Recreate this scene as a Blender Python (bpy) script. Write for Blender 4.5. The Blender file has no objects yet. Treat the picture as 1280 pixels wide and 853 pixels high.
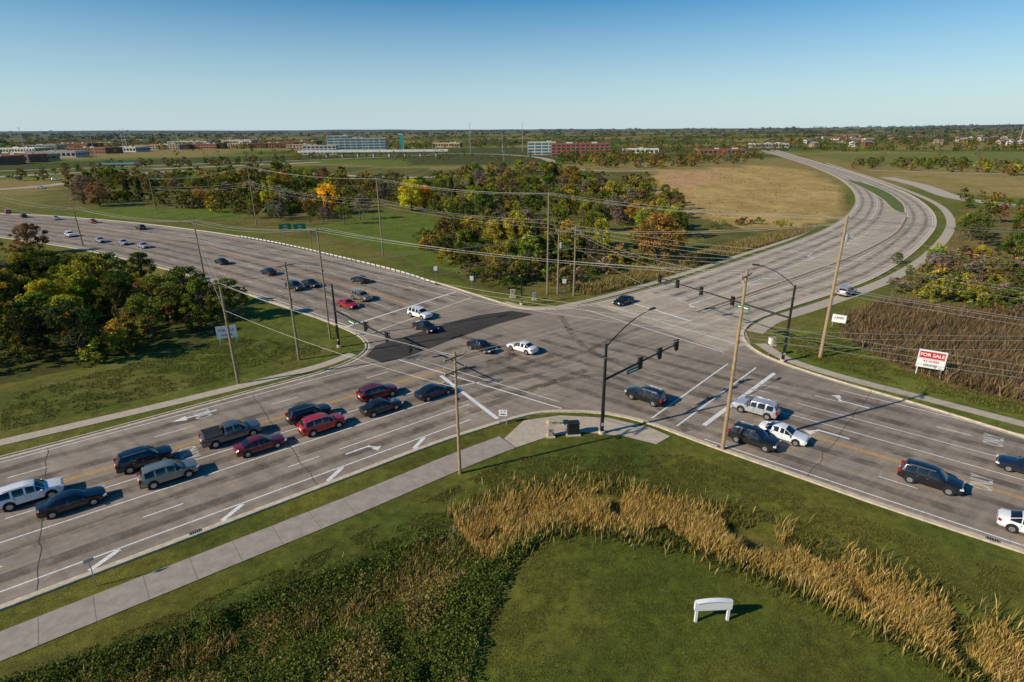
import bpy, bmesh, math, random
import numpy as np
from mathutils import Vector, Matrix, geometry
random.seed(7); rng=np.random.default_rng(7)
sc=bpy.context.scene
sc.view_settings.view_transform='Standard'; sc.view_settings.look='None'; sc.view_settings.exposure=0
# ------------------------------------------------------------------ camera
H=30.0; F=711.0; th=math.atan(261.5/711); st,ct=math.sin(th),math.cos(th)
a=math.radians(0.4)
R0=np.array([1,0,0.]);U0=np.array([0,st,ct]);FW=np.array([0,ct,-st])
CR=math.cos(a)*R0-math.sin(a)*U0; CU=math.sin(a)*R0+math.cos(a)*U0
cam=bpy.data.cameras.new("camera"); camo=bpy.data.objects.new("camera",cam); sc.collection.objects.link(camo)
cam.lens=F/1280*36; cam.sensor_width=36; cam.clip_end=40000; cam.clip_start=0.5
M=Matrix.Identity(4)
for i in range(3):
    M[i][0]=CR[i];M[i][1]=CU[i];M[i][2]=-FW[i]
M[2][3]=H
camo.matrix_world=M; sc.camera=camo
# image pixel coordinates, cast as camera rays -> estimated metric positions in the world
def ray(px,py): return FW+(px-640)/F*CR-(py-426.5)/F*CU
def hp(px,py,z=0.0):
    d=ray(px,py); t=(z-H)/d[2]; return np.array([d[0]*t,d[1]*t,z])
def gp(px,py): return hp(px,py)[:2]
def G(pts): return np.array([gp(*p) for p in pts])
def height_at(base,px,py):
    d=ray(px,py); t=(base[0]*d[0]+base[1]*d[1])/(d[0]**2+d[1]**2); return H+t*d[2]
# ------------------------------------------------------------------ helpers
def link(o): sc.collection.objects.link(o); return o
def nmix(nt,a,b,fac,mode='MIX'):
    n=nt.nodes.new('ShaderNodeMix'); n.data_type='RGBA'; n.blend_type=mode
    for s,v in ((0,fac),(6,a),(7,b)):
        if hasattr(v,'is_output') : nt.links.new(v,n.inputs[s])
        else: n.inputs[s].default_value=v
    return n.outputs[2]
def tex(nt,scale,detail=4,rough=.6,coord=None):
    n=nt.nodes.new('ShaderNodeTexNoise'); n.inputs['Scale'].default_value=scale; n.inputs['Detail'].default_value=detail; n.inputs['Roughness'].default_value=rough
    if coord is not None: nt.links.new(coord,n.inputs['Vector'])
    return n.outputs['Fac']
def ramp(nt,f,a,b,c0,c1):
    n=nt.nodes.new('ShaderNodeValToRGB'); nt.links.new(f,n.inputs[0])
    n.color_ramp.elements[0].position=a;n.color_ramp.elements[1].position=b
    n.color_ramp.elements[0].color=(*c0,1) if len(c0)==3 else c0
    n.color_ramp.elements[1].color=(*c1,1) if len(c1)==3 else c1
    return n.outputs[0]
def newmat(name):
    m=bpy.data.materials.new(name); m.use_nodes=True; nt=m.node_tree
    return m,nt,nt.nodes['Principled BSDF']
def mat(name,col,rough=.8,var=.15,scale=3,metal=0,bump=0,spec=.3,coat=0):
    m,nt,b=newmat(name)
    tc=nt.nodes.new('ShaderNodeTexCoord').outputs['Object']
    f=tex(nt,scale,4,.65,tc)
    c=ramp(nt,f,.3,.7,tuple(x*(1-var) for x in col),tuple(min(1,x*(1+var)) for x in col))
    nt.links.new(c,b.inputs['Base Color'])
    b.inputs['Roughness'].default_value=rough; b.inputs['Metallic'].default_value=metal
    b.inputs['Specular IOR Level'].default_value=spec
    if coat: b.inputs['Coat Weight'].default_value=coat; b.inputs['Coat Roughness'].default_value=.05
    if bump:
        bn=nt.nodes.new('ShaderNodeBump'); bn.inputs['Strength'].default_value=bump; nt.links.new(f,bn.inputs['Height']); nt.links.new(bn.outputs[0],b.inputs['Normal'])
    return m
def road_mat(name,c,stain=.75):
    m,nt,b=newmat(name); tc=nt.nodes.new('ShaderNodeTexCoord').outputs['Object']
    f1=tex(nt,.12,5,.65,tc); f2=tex(nt,1.3,5,.7,tc); f3=tex(nt,14,2,.6,tc)
    k=ramp(nt,f1,.33,.66,(stain,)*3,(1.12,1.1,1.08))
    k2=ramp(nt,f2,.3,.7,(.86,.86,.87),(1.1,1.1,1.1)); k3=ramp(nt,f3,.3,.7,(.84,)*3,(1.14,)*3)
    o=nmix(nt,(*c,1),k,1.0,'MULTIPLY'); o=nmix(nt,o,k2,1.0,'MULTIPLY'); o=nmix(nt,o,k3,1.0,'MULTIPLY')
    for ang in (38.6,-39):
        mp=nt.nodes.new('ShaderNodeMapping'); nt.links.new(tc,mp.inputs[0]); mp.inputs['Rotation'].default_value[2]=math.radians(-ang)
        m2=nt.nodes.new('ShaderNodeMapping'); nt.links.new(mp.outputs[0],m2.inputs[0]); m2.inputs['Scale'].default_value=(.02,.9,1)
        fs=tex(nt,1.0,2,.6,m2.outputs[0]); o=nmix(nt,o,ramp(nt,fs,.35,.65,(.86,.86,.86),(1.08,1.08,1.07)),1.0,'MULTIPLY')
    nt.links.new(o,b.inputs['Base Color']); b.inputs['Roughness'].default_value=.85; b.inputs['Specular IOR Level'].default_value=.25
    return m
M_ROAD=road_mat("asphalt_worn",(.325,.265,.205))
M_CONC_ROAD=road_mat("concrete_road",(.47,.39,.295),.85)
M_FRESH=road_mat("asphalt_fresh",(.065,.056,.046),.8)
M_WALK=mat("sidewalk_concrete",(.46,.385,.29),.9,.15,1.5)
M_PATH=mat("path_asphalt",(.34,.29,.235),.9,.18,1.2)
M_KERB=mat("kerb_concrete",(.56,.47,.34),.9,.25,2)
def paint_mat(name,c):
    m,nt,b=newmat(name); tc=nt.nodes.new('ShaderNodeTexCoord').outputs['Object']
    f=tex(nt,6,4,.75,tc); nt.links.new(ramp(nt,f,.36,.52,tuple(x*.55 for x in c),c),b.inputs['Base Color']); b.inputs['Roughness'].default_value=.7
    return m
M_WHITE=paint_mat("road_paint_white",(.82,.80,.74)); M_YEL=paint_mat("road_paint_yellow",(.75,.40,.05))
def wear_mat(name,c,al):
    m,nt,b=newmat(name); tc=nt.nodes.new('ShaderNodeTexCoord').outputs['Object']
    f=tex(nt,.35,4,.7,tc); r=ramp(nt,f,.35,.7,(0,0,0),(al,)*3)
    b.inputs['Base Color'].default_value=(*c,1); b.inputs['Roughness'].default_value=.9; nt.links.new(r,b.inputs['Alpha']); return m
M_WEAR=wear_mat("tyre_wear",(.09,.075,.06),.55)
M_TAR=mat("crack_seal",(.06,.052,.045),.8)
M_WOOD=mat("pole_wood",(.24,.20,.12),.9,.3,4); M_WOOD2=mat("pole_wood_tan",(.36,.25,.14),.9,.25,4)
M_BLK=mat("black_metal",(.015,.016,.018),.5,.1,3); M_GALV=mat("galvanised_steel",(.42,.43,.44),.45,.1,3,metal=.5)
M_WIRE=mat("wire",(.5,.47,.40),.5,.05,1,metal=.3); M_SIGW=mat("sign_white",(.78,.78,.76),.6,.05,2); M_SIGG=mat("sign_green",(.01,.16,.07),.5,.1,2)
M_SIGR=mat("sign_red",(.5,.03,.03),.5,.1,2); M_BARK=mat("bark",(.13,.10,.07),.95,.3,5); M_BEIGE=mat("beige_cabinet",(.42,.36,.26),.6,.1,2)
M_INS=mat("insulator",(.3,.3,.32),.3); M_CERT=mat("transformer_grey",(.35,.36,.37),.5)
M_LR=mat("lens_red",(.35,.02,.02),.3); M_LY=mat("lens_amber",(.30,.16,.02),.3); M_LG=mat("lens_green",(.02,.22,.12),.3)
M_RAIL=mat("guardrail_steel",(.6,.6,.57),.5,.15,2)
M_GLASS=mat("glass_dark",(.012,.014,.017),.06,.1,1,spec=.8)
M_TIRE=mat("tyre_rubber",(.018,.018,.018),.9); M_RIM=mat("wheel_rim",(.45,.45,.46),.3,.1,2,metal=.7)
M_HEAD=mat("headlight",(.7,.72,.75),.15,.05,2,spec=.8); M_TAIL=mat("taillight",(.35,.01,.01),.2)
M_TRIM=mat("black_trim",(.02,.02,.022),.6)

class B:
    def __init__(s): s.v=[];s.f=[];s.m=[];s.mats=[]
    def mi(s,m):
        if m not in s.mats: s.mats.append(m)
        return s.mats.index(m)
    def face(s,pts,m):
        k=len(s.v); s.v+= [tuple(map(float,p)) for p in pts]; s.f.append(tuple(range(k,k+len(pts)))); s.m.append(s.mi(m))
    def cyl(s,p0,p1,r0,r1,m,n=8,cap=True):
        p0=Vector(p0);p1=Vector(p1);d=(p1-p0)
        if d.length<1e-6: return
        q=d.to_track_quat('Z','Y'); k=len(s.v); mi=s.mi(m)
        for p,r in((p0,r0),(p1,r1)):
            for i in range(n):
                t=2*math.pi*i/n; s.v.append(tuple(p+q@Vector((r*math.cos(t),r*math.sin(t),0))))
        for i in range(n):
            j=(i+1)%n; s.f.append((k+i,k+j,k+n+j,k+n+i)); s.m.append(mi)
        if cap:
            s.f.append(tuple(k+n+i for i in range(n))); s.m.append(mi)
            s.f.append(tuple(k+n-1-i for i in range(n))); s.m.append(mi)
    def box(s,c,sz,m,yaw=0,pitch=0):
        k=len(s.v); mi=s.mi(m); Rm=Matrix.Rotation(yaw,3,'Z')@Matrix.Rotation(pitch,3,'Y')
        for x in(-.5,.5):
            for y in(-.5,.5):
                for z in(-.5,.5): s.v.append(tuple(Vector(c)+Rm@Vector((x*sz[0],y*sz[1],z*sz[2]))))
        for f in((0,1,3,2),(4,6,7,5),(0,4,5,1),(2,3,7,6),(0,2,6,4),(1,5,7,3)): s.f.append(tuple(k+i for i in f)); s.m.append(mi)
    def mesh(s,name):
        me=bpy.data.meshes.new(name); me.from_pydata(s.v,[],s.f)
        for m in s.mats: me.materials.append(m)
        me.polygons.foreach_set('material_index',s.m); me.update(); return me
    def obj(s,name,loc=(0,0,0),yaw=0):
        o=bpy.data.objects.new(name,s.mesh(name)); o.location=loc; o.rotation_euler[2]=yaw; return link(o)
def crom(P,n=8):
    P=np.asarray(P,float); P=np.vstack([2*P[0]-P[1],P,2*P[-1]-P[-2]]); out=[]
    for i in range(1,len(P)-2):
        p0,p1,p2,p3=P[i-1:i+3]
        for k in range(n):
            t=k/n; out.append(.5*((2*p1)+(-p0+p2)*t+(2*p0-5*p1+4*p2-p3)*t*t+(-p0+3*p1-3*p2+p3)*t**3))
    out.append(P[-2]); return np.array(out)
def normals(P):
    d=np.gradient(P,axis=0); d/=np.linalg.norm(d,axis=1)[:,None]+1e-9; return np.stack([-d[:,1],d[:,0]],1)
def offset(P,o): return P+normals(P)*o
def resamp(P,n):
    s=np.r_[0,np.cumsum(np.linalg.norm(np.diff(P,axis=0),axis=1))]; t=np.linspace(0,s[-1],n)
    return np.stack([np.interp(t,s,P[:,0]),np.interp(t,s,P[:,1])],1)
def plen(P): return np.linalg.norm(np.diff(P,axis=0),axis=1).sum()
def ext(P,a=0,b=0):
    P=[np.asarray(p,float) for p in P]
    for dist,end in((a,0),(b,1)):
        if not dist: continue
        if end: P=P[::-1]
        d=P[0]-P[1]; L=np.linalg.norm(d); u=d/L; q=P[0]; tot=0
        while tot<dist: q=q+u*L; tot+=L; P=[q]+P
        if end: P=P[::-1]
    return np.array(P)
def ribbon(b,P,w,z,m):
    L=offset(P,w/2);Rr=offset(P,-w/2)
    for i in range(len(P)-1): b.face([(*Rr[i],z),(*Rr[i+1],z),(*L[i+1],z),(*L[i],z)],m)
def sub(P,s0,s1,step=1.5):
    s=np.r_[0,np.cumsum(np.linalg.norm(np.diff(P,axis=0),axis=1))]; s1=min(s1,s[-1]); n=max(2,int((s1-s0)/step)+1); t=np.linspace(s0,s1,n)
    return np.stack([np.interp(t,s,P[:,0]),np.interp(t,s,P[:,1])],1)
def line(b,P,w=.13,z=.03,m=None,dash=None,s0=0,s1=1e9):
    m=m or M_WHITE; L=plen(P); s1=min(s1,L)
    if s1-s0<.3: return
    if not dash: ribbon(b,sub(P,s0,s1,2),w,z,m); return
    s=s0
    while s<s1-.5: ribbon(b,sub(P,s,min(s+dash[0],s1),2),w,z,m); s+=dash[0]+dash[1]
def polyfill(P,z,name,m):
    tri=geometry.tessellate_polygon([[Vector((p[0],p[1],0)) for p in P]])
    me=bpy.data.meshes.new(name); me.from_pydata([(p[0],p[1],z) for p in P],[],[tuple(t) for t in tri]); me.materials.append(m)
    bm=bmesh.new(); bm.from_mesh(me)
    for f in bm.faces:
        f.normal_update()
        if f.normal.z<0: f.normal_flip()
    bm.to_mesh(me); bm.free(); return link(bpy.data.objects.new(name,me))
def inpoly(X,Y,P):
    ins=np.zeros(X.shape,bool); n=len(P)
    for i in range(n):
        x1,y1=P[i];x2,y2=P[(i+1)%n]
        c=((y1>Y)!=(y2>Y)); 
        if y1==y2: continue
        ins^= c&(X<(x2-x1)*(Y-y1)/(y2-y1)+x1)
    return ins
_h=rng.random((256,256))
def vn(x,y):
    xi=np.floor(x).astype(int);yi=np.floor(y).astype(int);fx=x-xi;fy=y-yi;fx=fx*fx*(3-2*fx);fy=fy*fy*(3-2*fy)
    g=lambda a,b:_h[a%256,b%256]
    return (g(xi,yi)*(1-fx)+g(xi+1,yi)*fx)*(1-fy)+(g(xi,yi+1)*(1-fx)+g(xi+1,yi+1)*fx)*fy
def fbm(x,y,s,o=4):
    r=0;am=.5;t=0
    for i in range(o): r=r+am*vn(x/s+17*i,y/s+5*i);t+=am;am*=.5;s/=2.1
    return r/t
# ------------------------------------------------------------------ road network
Ld=np.array([math.cos(math.radians(38.6)),math.sin(math.radians(38.6))]); Lnn=np.array([-Ld[1],Ld[0]]); La=gp(0,762)
def Lp(s,o): return La+Ld*s+Lnn*o
K_near=crom(np.vstack([[Lp(s_,0)] for s_ in (-72,-60,-48,-36,-24,-12,0,12,24,34)]+[G([(612,533),(645,523),(672,517),(705,515),(760,518),(812,530),(856,546)]),ext(G([(900,562),(1000,597),(1100,632),(1200,665),(1280,691)]),0,60)]))
Rf=[(1280,547),(1150,507),(1050,478),(985,457)]
K_right=crom(ext(G(Rf+[(948,441),(930,425),(931,411),(950,398),(990,384),(1040,368),(1090,349),(1130,325),(1158,300),(1170,280),(1163,262),(1140,245),(1110,232),(1080,221),(1045,210),(1015,201),(1000,196.5)]),70,200))
K_top=crom(ext(G([(978,196.5),(993,201),(1014,208),(1042,220),(1062,234),(1070,250),(1060,268),(1035,285),(1000,300),(940,321),(870,344),(810,362),(760,375),(722,383),(690,387),(652,386),(620,377),(560,358),(500,341),(420,321),(340,303),(260,290),(160,278),(60,270),(0,267)]),200,200))
K_left=crom(ext(G([(0,297),(100,312),(200,335),(300,365),(380,392),(430,411),(452,423),(458,436),(440,451),(400,466),(300,493),(200,520),(100,547),(0,573)]),200,70))
ROAD=np.vstack([K_near,K_right,K_top,K_left])
polyfill(ROAD,.02,"road",M_ROAD)
UR=np.vstack([G([(905,440),(938,430)]),K_right[np.argmin(np.linalg.norm(K_right-gp(931,411),axis=1)):],K_top[:np.argmin(np.linalg.norm(K_top-gp(735,381),axis=1))]])
polyfill(UR,.024,"concrete_road",M_CONC_ROAD)
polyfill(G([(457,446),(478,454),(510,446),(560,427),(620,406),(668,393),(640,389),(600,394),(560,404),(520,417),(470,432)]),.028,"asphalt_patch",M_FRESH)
kb=B()
for K in (K_near,K_right,K_top,K_left):
    Kr=resamp(K,int(plen(K)/1.2)); 
    A=offset(Kr,-.0);Bo=offset(Kr,-.2); Gt=offset(Kr,.5)
    n=len(Kr)
    for i in range(n-1):
        kb.face([(*A[i],.15),(*A[i+1],.15),(*Bo[i+1],.15),(*Bo[i],.15)][::-1],M_KERB)
        kb.face([(*A[i],.0),(*A[i+1],.0),(*A[i+1],.15),(*A[i],.15)],M_KERB)
        kb.face([(*Bo[i],.0),(*Bo[i+1],.0),(*Bo[i+1],.15),(*Bo[i],.15)],M_KERB)
        kb.face([(*A[i],.029),(*A[i+1],.029),(*Gt[i+1],.029),(*Gt[i],.029)],M_KERB)
kb.obj("kerb")
# drain inlets in the gutters
for px,py in((1240,674),(250,668),(905,561)):
    x,y=gp(px,py); K=K_near; i=np.argmin(np.linalg.norm(K-[x,y],axis=1)); c=offset(K,.32)[i]; d=K[min(i+1,len(K)-1)]-K[i-1]; b=B(); yw=math.atan2(d[1],d[0]); b.box((0,0,.034),(.9,.5,.02),M_TRIM)
    for k in range(6): b.box((-.38+.15*k,0,.047),(.04,.46,.01),M_GALV)
    b.obj("storm_drain",(*c,0),yw)
wk=B()
ribbon(wk,resamp(crom(np.vstack([[Lp(s_,-3.9)] for s_ in(-60,-45,-30,-15,0)]+[[Lp(12,-4.1)],[Lp(24,-4.3)],[Lp(34,-4.2)],G([(634,553)])])),120),2.9,.05,M_PATH)
wk.obj("footpath")
wk=B()
ribbon(wk,resamp(crom(ext(G([(441,443),(400,458),(330,476),(220,503),(100,531),(0,554)]),0,60)),100),1.7,.05,M_WALK)
ribbon(wk,resamp(crom(ext(G([(950,430),(985,450),(1050,471),(1150,497),(1280,531)]),0,60)),100),1.7,.05,M_WALK)
ribbon(wk,resamp(crom(ext(G([(943,416),(965,401),(1010,387),(1060,370),(1115,348),(1160,320),(1186,290),(1187,272),(1172,256),(1140,241),(1100,226),(1060,213)]),0,60)),140),2.6,.054,M_WALK)
ribbon(wk,resamp(crom(G([(700,384),(740,375),(790,362),(860,341),(930,318),(985,300),(1020,284)])),90),1.6,.05,M_WALK)
polyfill(G([(655,526),(700,520),(760,523),(812,535),(838,546),(820,556),(780,546),(730,541),(690,545),(645,560),(630,549)]),.055,"corner_pavement",M_WALK)
ribbon(wk,resamp(crom(G([(628,382),(655,388.5),(700,389),(722,385)])+np.array([0,1.6])),20),2.4,.06,M_WALK)
wk.obj("sidewalk")
# expansion joints of the near footpath
M_JOINT=mat("slab_joint",(.18,.15,.12),.9)
jw=B()
for s_ in np.arange(-40,34,3.0):
    o_=-3.9-.4*min(1,max(0,s_/24)); ribbon(jw,np.array([Lp(s_,o_-1.42),Lp(s_,o_+1.42)]),.03,.055,M_JOINT)
jw.obj("footpath_joints")
med=B()
Pm=resamp(crom(G([(872,391),(930,371),(1000,346),(1060,324),(1100,305),(1124,289),(1134,272)])),90)
def raised(b,P,w,z,m):
    L=offset(P,w/2);R_=offset(P,-w/2)
    for i in range(len(P)-1):
        b.face([(*R_[i],z),(*R_[i+1],z),(*L[i+1],z),(*L[i],z)],m)
        b.face([(*L[i],.0),(*L[i+1],.0),(*L[i+1],z),(*L[i],z)],m); b.face([(*R_[i],.0),(*R_[i+1],.0),(*R_[i+1],z),(*R_[i],z)],m)
M_MEDC=mat("median_pavers",(.22,.16,.11),.9,.2,2)
raised(med,Pm,1.5,.15,M_KERB); ribbon(med,Pm,.9,.156,M_MEDC); med.obj("concrete_median")
M_GRASSMED=mat("median_grass",(.11,.14,.027),.95,.4,1.2,bump=.4)
gm=crom(np.vstack([G([(1132,268),(1128,255),(1108,240),(1082,230),(1058,225),(1082,237),(1102,249),(1116,262),(1132,268)])]))[:-1]
polyfill(gm,.15,"grass_median",M_GRASSMED)
gk=B(); ribbon(gk,np.vstack([gm,gm[:1]]),.5,.158,M_KERB)
gk.obj("median_kerb")
# ---- lane markings
mk=B()
def Lline(o,s0,s1,**k): line(mk,np.array([Lp(s0,o),Lp(s1,o)]),**k)
Lline(2.0,-60,40,w=.16); Lline(5.2,-51,24,dash=(3,9)); Lline(5.2,26,42,w=.14); Lline(8.7,-60,42,w=.15); Lline(12.3,6,43,w=.14); Lline(12.3,-60,6,dash=(3,9))
Lline(15.9,-60,46,w=.13,m=M_YEL); Lline(16.25,-60,46,w=.13,m=M_YEL); Lline(20,-60,46,dash=(3,9)); Lline(23.9,-60,40,w=.14)
for s in range(-40,40,9): line(mk,np.array([Lp(s,.55),Lp(s+2.0,1.85)]),w=.42)
Ra=gp(900,562); Rd=gp(1280,691)-Ra; Rd/=np.linalg.norm(Rd); Rn=np.array([-Rd[1],Rd[0]])
def Rp(s,o): return Ra+Rd*s+Rn*o
def Rline(o,s0,s1,**k): line(mk,np.array([Rp(s0,o),Rp(s1,o)]),**k)
Rline(.95,-2,90,w=.15); Rline(4.6,1,90,dash=(3,9)); Rline(8.5,1,90,m=M_YEL); Rline(8.85,1,90,m=M_YEL)
Rline(12.3,2,50); Rline(15.8,3,60); Rline(19.3,4,90,dash=(3,9)); Rline(22.9,6,90,w=.15); 
n=160
ULn=resamp(crom(ext(G([(430,411),(380,392),(300,365),(200,335),(100,312),(0,297)]),0,200)),n)
ULf=resamp(crom(ext(G([(596,369),(560,358),(500,341),(420,321),(340,303),(260,290),(160,278),(60,270),(0,267)]),0,180)),n)
def ULl(o,**k): line(mk,ULn+(ULf-ULn)*(o/30.),**k)
ULl(1.2,w=.16);ULl(5,dash=(3,9),s0=6);ULl(8.6,dash=(3,9),s0=6);ULl(12.2,s0=4,s1=60);ULl(15.8,m=M_YEL,s0=4);ULl(16.2,m=M_YEL,s0=4);ULl(20,dash=(3,9));ULl(24,dash=(3,9));ULl(28.4,w=.16)
i0=np.argmin(np.linalg.norm(K_right-gp(950,398),axis=1)); KR=resamp(K_right[i0:],260)
i1=np.argmin(np.linalg.norm(K_top-gp(800,365),axis=1)); KT=resamp(K_top[:i1][::-1],260)
for o,d in((.9,None),(4.6,(3,9)),(8.3,None)): line(mk,offset(KR,o),dash=d,w=.16)
for o,d in((.9,None),(4.5,(3,9)),(8.1,None),(11.6,None)): line(mk,offset(KT,-o),dash=d,w=.16,s1=(110 if o>9 else 1e9))
for s in range(20,150,7):
    p=sub(offset(KT,-11.8),s,s+1); q=sub(offset(KT,-13.8),s+3,s+4)
    if s<40 or s>70: line(mk,np.array([p[0],q[0]]),w=.35)
def pl(p,q,w=.2,m=None,z=.033): line(mk,G([p,q]),w=w,m=m,z=z)
pl((498,450),(702,511)); pl((520,449),(700,503),.12)
pl((551,470),(622,524),.5); pl((548,488),(600,478),.16)
pl((880,532),(968,467),.5); pl((846,533),(945,460),.2); pl((815,523),(910,455),.2)
pl((733,388),(905,441),.2); pl((760,383),(925,432),.2); pl((790,379),(864,402),.45)
pl((455,420),(590,372),.2,z=.036); pl((430,410),(570,365),.4)
for k in range(5): pl((905+k*11,505-k*6),(930+k*11,505-k*6+4),.12)
def arrow(pos,d,kind='S',s=1.0):
    d=np.array(d)/np.linalg.norm(d); nn=np.array([-d[1],d[0]])
    T=lambda u,v: (*(pos+d*u*s+nn*v*s),.034)
    mk.face([T(-1.8,-.12),T(.8,-.12),T(.8,.12),T(-1.8,.12)],M_WHITE)
    if kind=='S': mk.face([T(.8,-.5),T(2.0,0),T(.8,.5)],M_WHITE)
    else:
        q=1 if kind=='L' else -1
        mk.face([T(.5,.12*q),T(.8,.12*q),T(1.3,.7*q),T(1.0,.7*q)][::q],M_WHITE); mk.face([T(.7,.65*q),T(1.7,.75*q),T(1.0,1.35*q)][::q],M_WHITE)
arrow(Lp(28,3.9),Ld,'R',1.0); arrow(gp(1033,541),-Rd,'L',1.2); arrow(gp(1060,504),-Rd,'R',1.2); arrow(gp(865,380),gp(790,400)-gp(865,380),'L',1.3)
arrow(gp(245,520),-Ld,'S',1.2)
for s in (25,60,95): k=int(s/plen(KT)*259); arrow(offset(KT,-9.8)[k],KT[k]-KT[k+3],'L',1.3)
mk.obj("lane_markings")
M_WHITE2=paint_mat("worn_lettering_paint",(.62,.59,.53))
def roadtext(pos,d,body="ONLY"):
    c=bpy.data.curves.new("only_marking",'FONT'); c.body=body; c.size=1.15; c.align_x='CENTER'; c.align_y='CENTER'; c.materials.append(M_WHITE2); c.offset=.02
    o=link(bpy.data.objects.new("only_road_marking",c)); o.location=(*pos,.036); o.scale=(.85,2.0,1); o.rotation_euler[2]=math.atan2(d[1],d[0])-math.pi/2
roadtext(gp(1243,551),-Rd); roadtext(gp(1228,604),-Rd); roadtext(gp(254,517) ,-Ld); roadtext(Lp(14,14.1),Ld)
wr=B()
def track(P,w=.9,z=.0265): ribbon(wr,resamp(P,60),w,z,M_WEAR)
for o in (3.6,6.9,10.5,14.1,18,21.9): track(np.array([Lp(-60,o),Lp(60,o)]),1.2)
for o in (2.8,6.5,10.5,14,17.5,21): track(np.array([Rp(-34,o),Rp(80,o)]),1.1)
for o in (3,6.8,10.4,14,18,22,26): track(ULn+(ULf-ULn)*(o/30.),1.2)
for o in (2.8,6.4): track(offset(KR,o),1.1)
for o in (2.7,6.3,9.9): track(offset(KT,-o),1.1)
for A_,B_,C_ in (((520,480),(640,440),(470,400)),((560,480),(700,450),(800,410)),((700,395),(740,440),(900,500)),((600,500),(760,470),(860,540))): track(crom(G([A_,B_,C_])),1.0,.0262)
wr.obj("tyre_wear")
ck=B()
def crack(P,w=.07):
    P=sub(P,0,1e9,1.0); P=P+rng.normal(0,.08,P.shape); ribbon(ck,P,w,.0305,M_TAR)
for o in (7.0,18.1): crack(np.array([Lp(-50,o),Lp(36,o)]),.05)
for s in (-17,2,22): crack(np.array([Lp(s,.6),Lp(s+1,24.4)]),.05)
for s in (8,25,40,60): crack(np.array([Rp(s,.6),Rp(s+1,25)]),.05)
for s in range(12,150,14):
    k=int(s/160*159); crack(np.array([ULn[k],ULf[k]])) 
crack(G([(560,480),(700,470),(830,500)]),.06); crack(G([(600,400),(700,440),(800,490)]),.06); crack(G([(500,445),(600,470),(720,500)]),.06)
ck.obj("crack_seal")
jt=B()
for k in range(6,258,2):
    p0=KR[k]; j_=np.argmin(np.linalg.norm(KT-p0,axis=1)); 
    if k<150: line(jt,np.array([p0,KT[j_]]),w=.05,z=.0285,m=M_JOINT)
jt.obj("slab_joints")
# ------------------------------------------------------------------ ground
ditch=crom(G([(1330,872),(1280,840),(1180,787),(1080,740),(980,695),(900,667),(830,648),(760,636),(690,632),(640,650),(560,686),(470,728),(370,772),(250,825),(120,880),(0,930)]),6)
def dist_poly(X,Y,P):
    d=np.full(X.shape,1e9)
    for i in range(len(P)-1):
        ax,ay=P[i];bx,by=P[i+1]; L2=(bx-ax)**2+(by-ay)**2+1e-9
        t=np.clip(((X-ax)*(bx-ax)+(Y-ay)*(by-ay))/L2,0,1); d=np.minimum(d,np.hypot(X-ax-t*(bx-ax),Y-ay-t*(by-ay)))
    return d
def hz(X,Y):
    X=np.asarray(X,float);Y=np.asarray(Y,float)
    d=np.hypot(X,Y); s=np.clip((d-2200)/6000,0,1); z=70*s*(.35+fbm(X,Y,2600,3))
    m=(d<120); 
    if m.any():
        dd=np.full(X.shape,99.); dd[m]=dist_poly(X[m],Y[m],ditch); z=z-.7*np.clip(1-(dd/3.4)**2,0,1)
    return z
def axis(lo,hi,step,far_lo,far_hi,g=1.06):
    c=list(np.arange(lo,hi,step)); s=step; x=hi
    while x<far_hi: c.append(x); s*=g; x+=s
    c.append(far_hi); s=step; x=lo-step; l=[]
    while x>far_lo: l.append(x); s*=g; x-=s
    l.append(far_lo); return np.array(l[::-1]+c)
gx=axis(-60,70,.45,-14000,14000); gy=axis(16,110,.45,-200,14000)
X,Y=np.meshgrid(gx,gy); Z=hz(X,Y)
j=fbm(X,Y,6,3)*4-2; j2=fbm(X+91,Y-33,6,3)*4-2; D=np.hypot(X,Y); sc_=np.clip(D/90,.25,12)
Xp=X+j*sc_*.8; Yp=Y+j2*sc_*.8
nz=fbm(X,Y,45,4)[...,None]; nz2=fbm(X+300,Y,260,3)[...,None]; nz3=fbm(X,Y+700,9,3)[...,None]
C=np.zeros(X.shape+(3,))
g1=np.array([.125,.14,.028]); g2=np.array([.22,.175,.06]); 
C[:]=g1; t=np.clip((nz-.42)*4,0,1); C=C*(1-t*.6)+g2*t*.6
def zone(P,c,k=1.0,c2=None):
    m=inpoly(Xp,Yp,G(P))[...,None]*k; cc=np.array(c)
    if c2 is not None:
        t=np.clip((nz3-.35)*3.3,0,1); cc=cc*(1-t)+np.array(c2)*t
    C[:]=C*(1-m)+cc*m
farm=np.where(nz2>.56,np.array([.26,.20,.085]),np.where(nz2>.45,np.array([.13,.165,.035]),np.array([.08,.085,.028])))
m=np.clip((D-330)/100,0,1)[...,None]; C=C*(1-m)+farm*m
wood=[.075,.075,.028]
zone([(60,262),(150,272),(260,280),(400,300),(520,335),(600,362),(700,372),(800,345),(900,315),(1000,283),(1000,262),(850,240),(800,215),(560,212),(300,205),(80,215)],(.10,.11,.032),1,(.17,.14,.05))
zone([(-400,345),(20,325),(100,335),(200,362),(300,400),(260,430),(150,448),(60,470),(-400,560)],wood,1,(.09,.095,.025))
zone([(290,395),(420,430),(380,455),(250,488),(0,545),(-200,560),(-200,510),(0,490),(150,450),(260,430)],(.10,.12,.025),1,(.15,.145,.045))
zone([(380,285),(480,262),(560,275),(540,310),(620,352),(500,322)],(.12,.155,.03))
zone([(100,262),(300,258),(300,274),(110,272)],(.12,.16,.03))
zone([(620,300),(740,285),(900,285),(870,315),(780,340),(700,350)],(.13,.15,.03),1,(.22,.17,.065))
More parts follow.
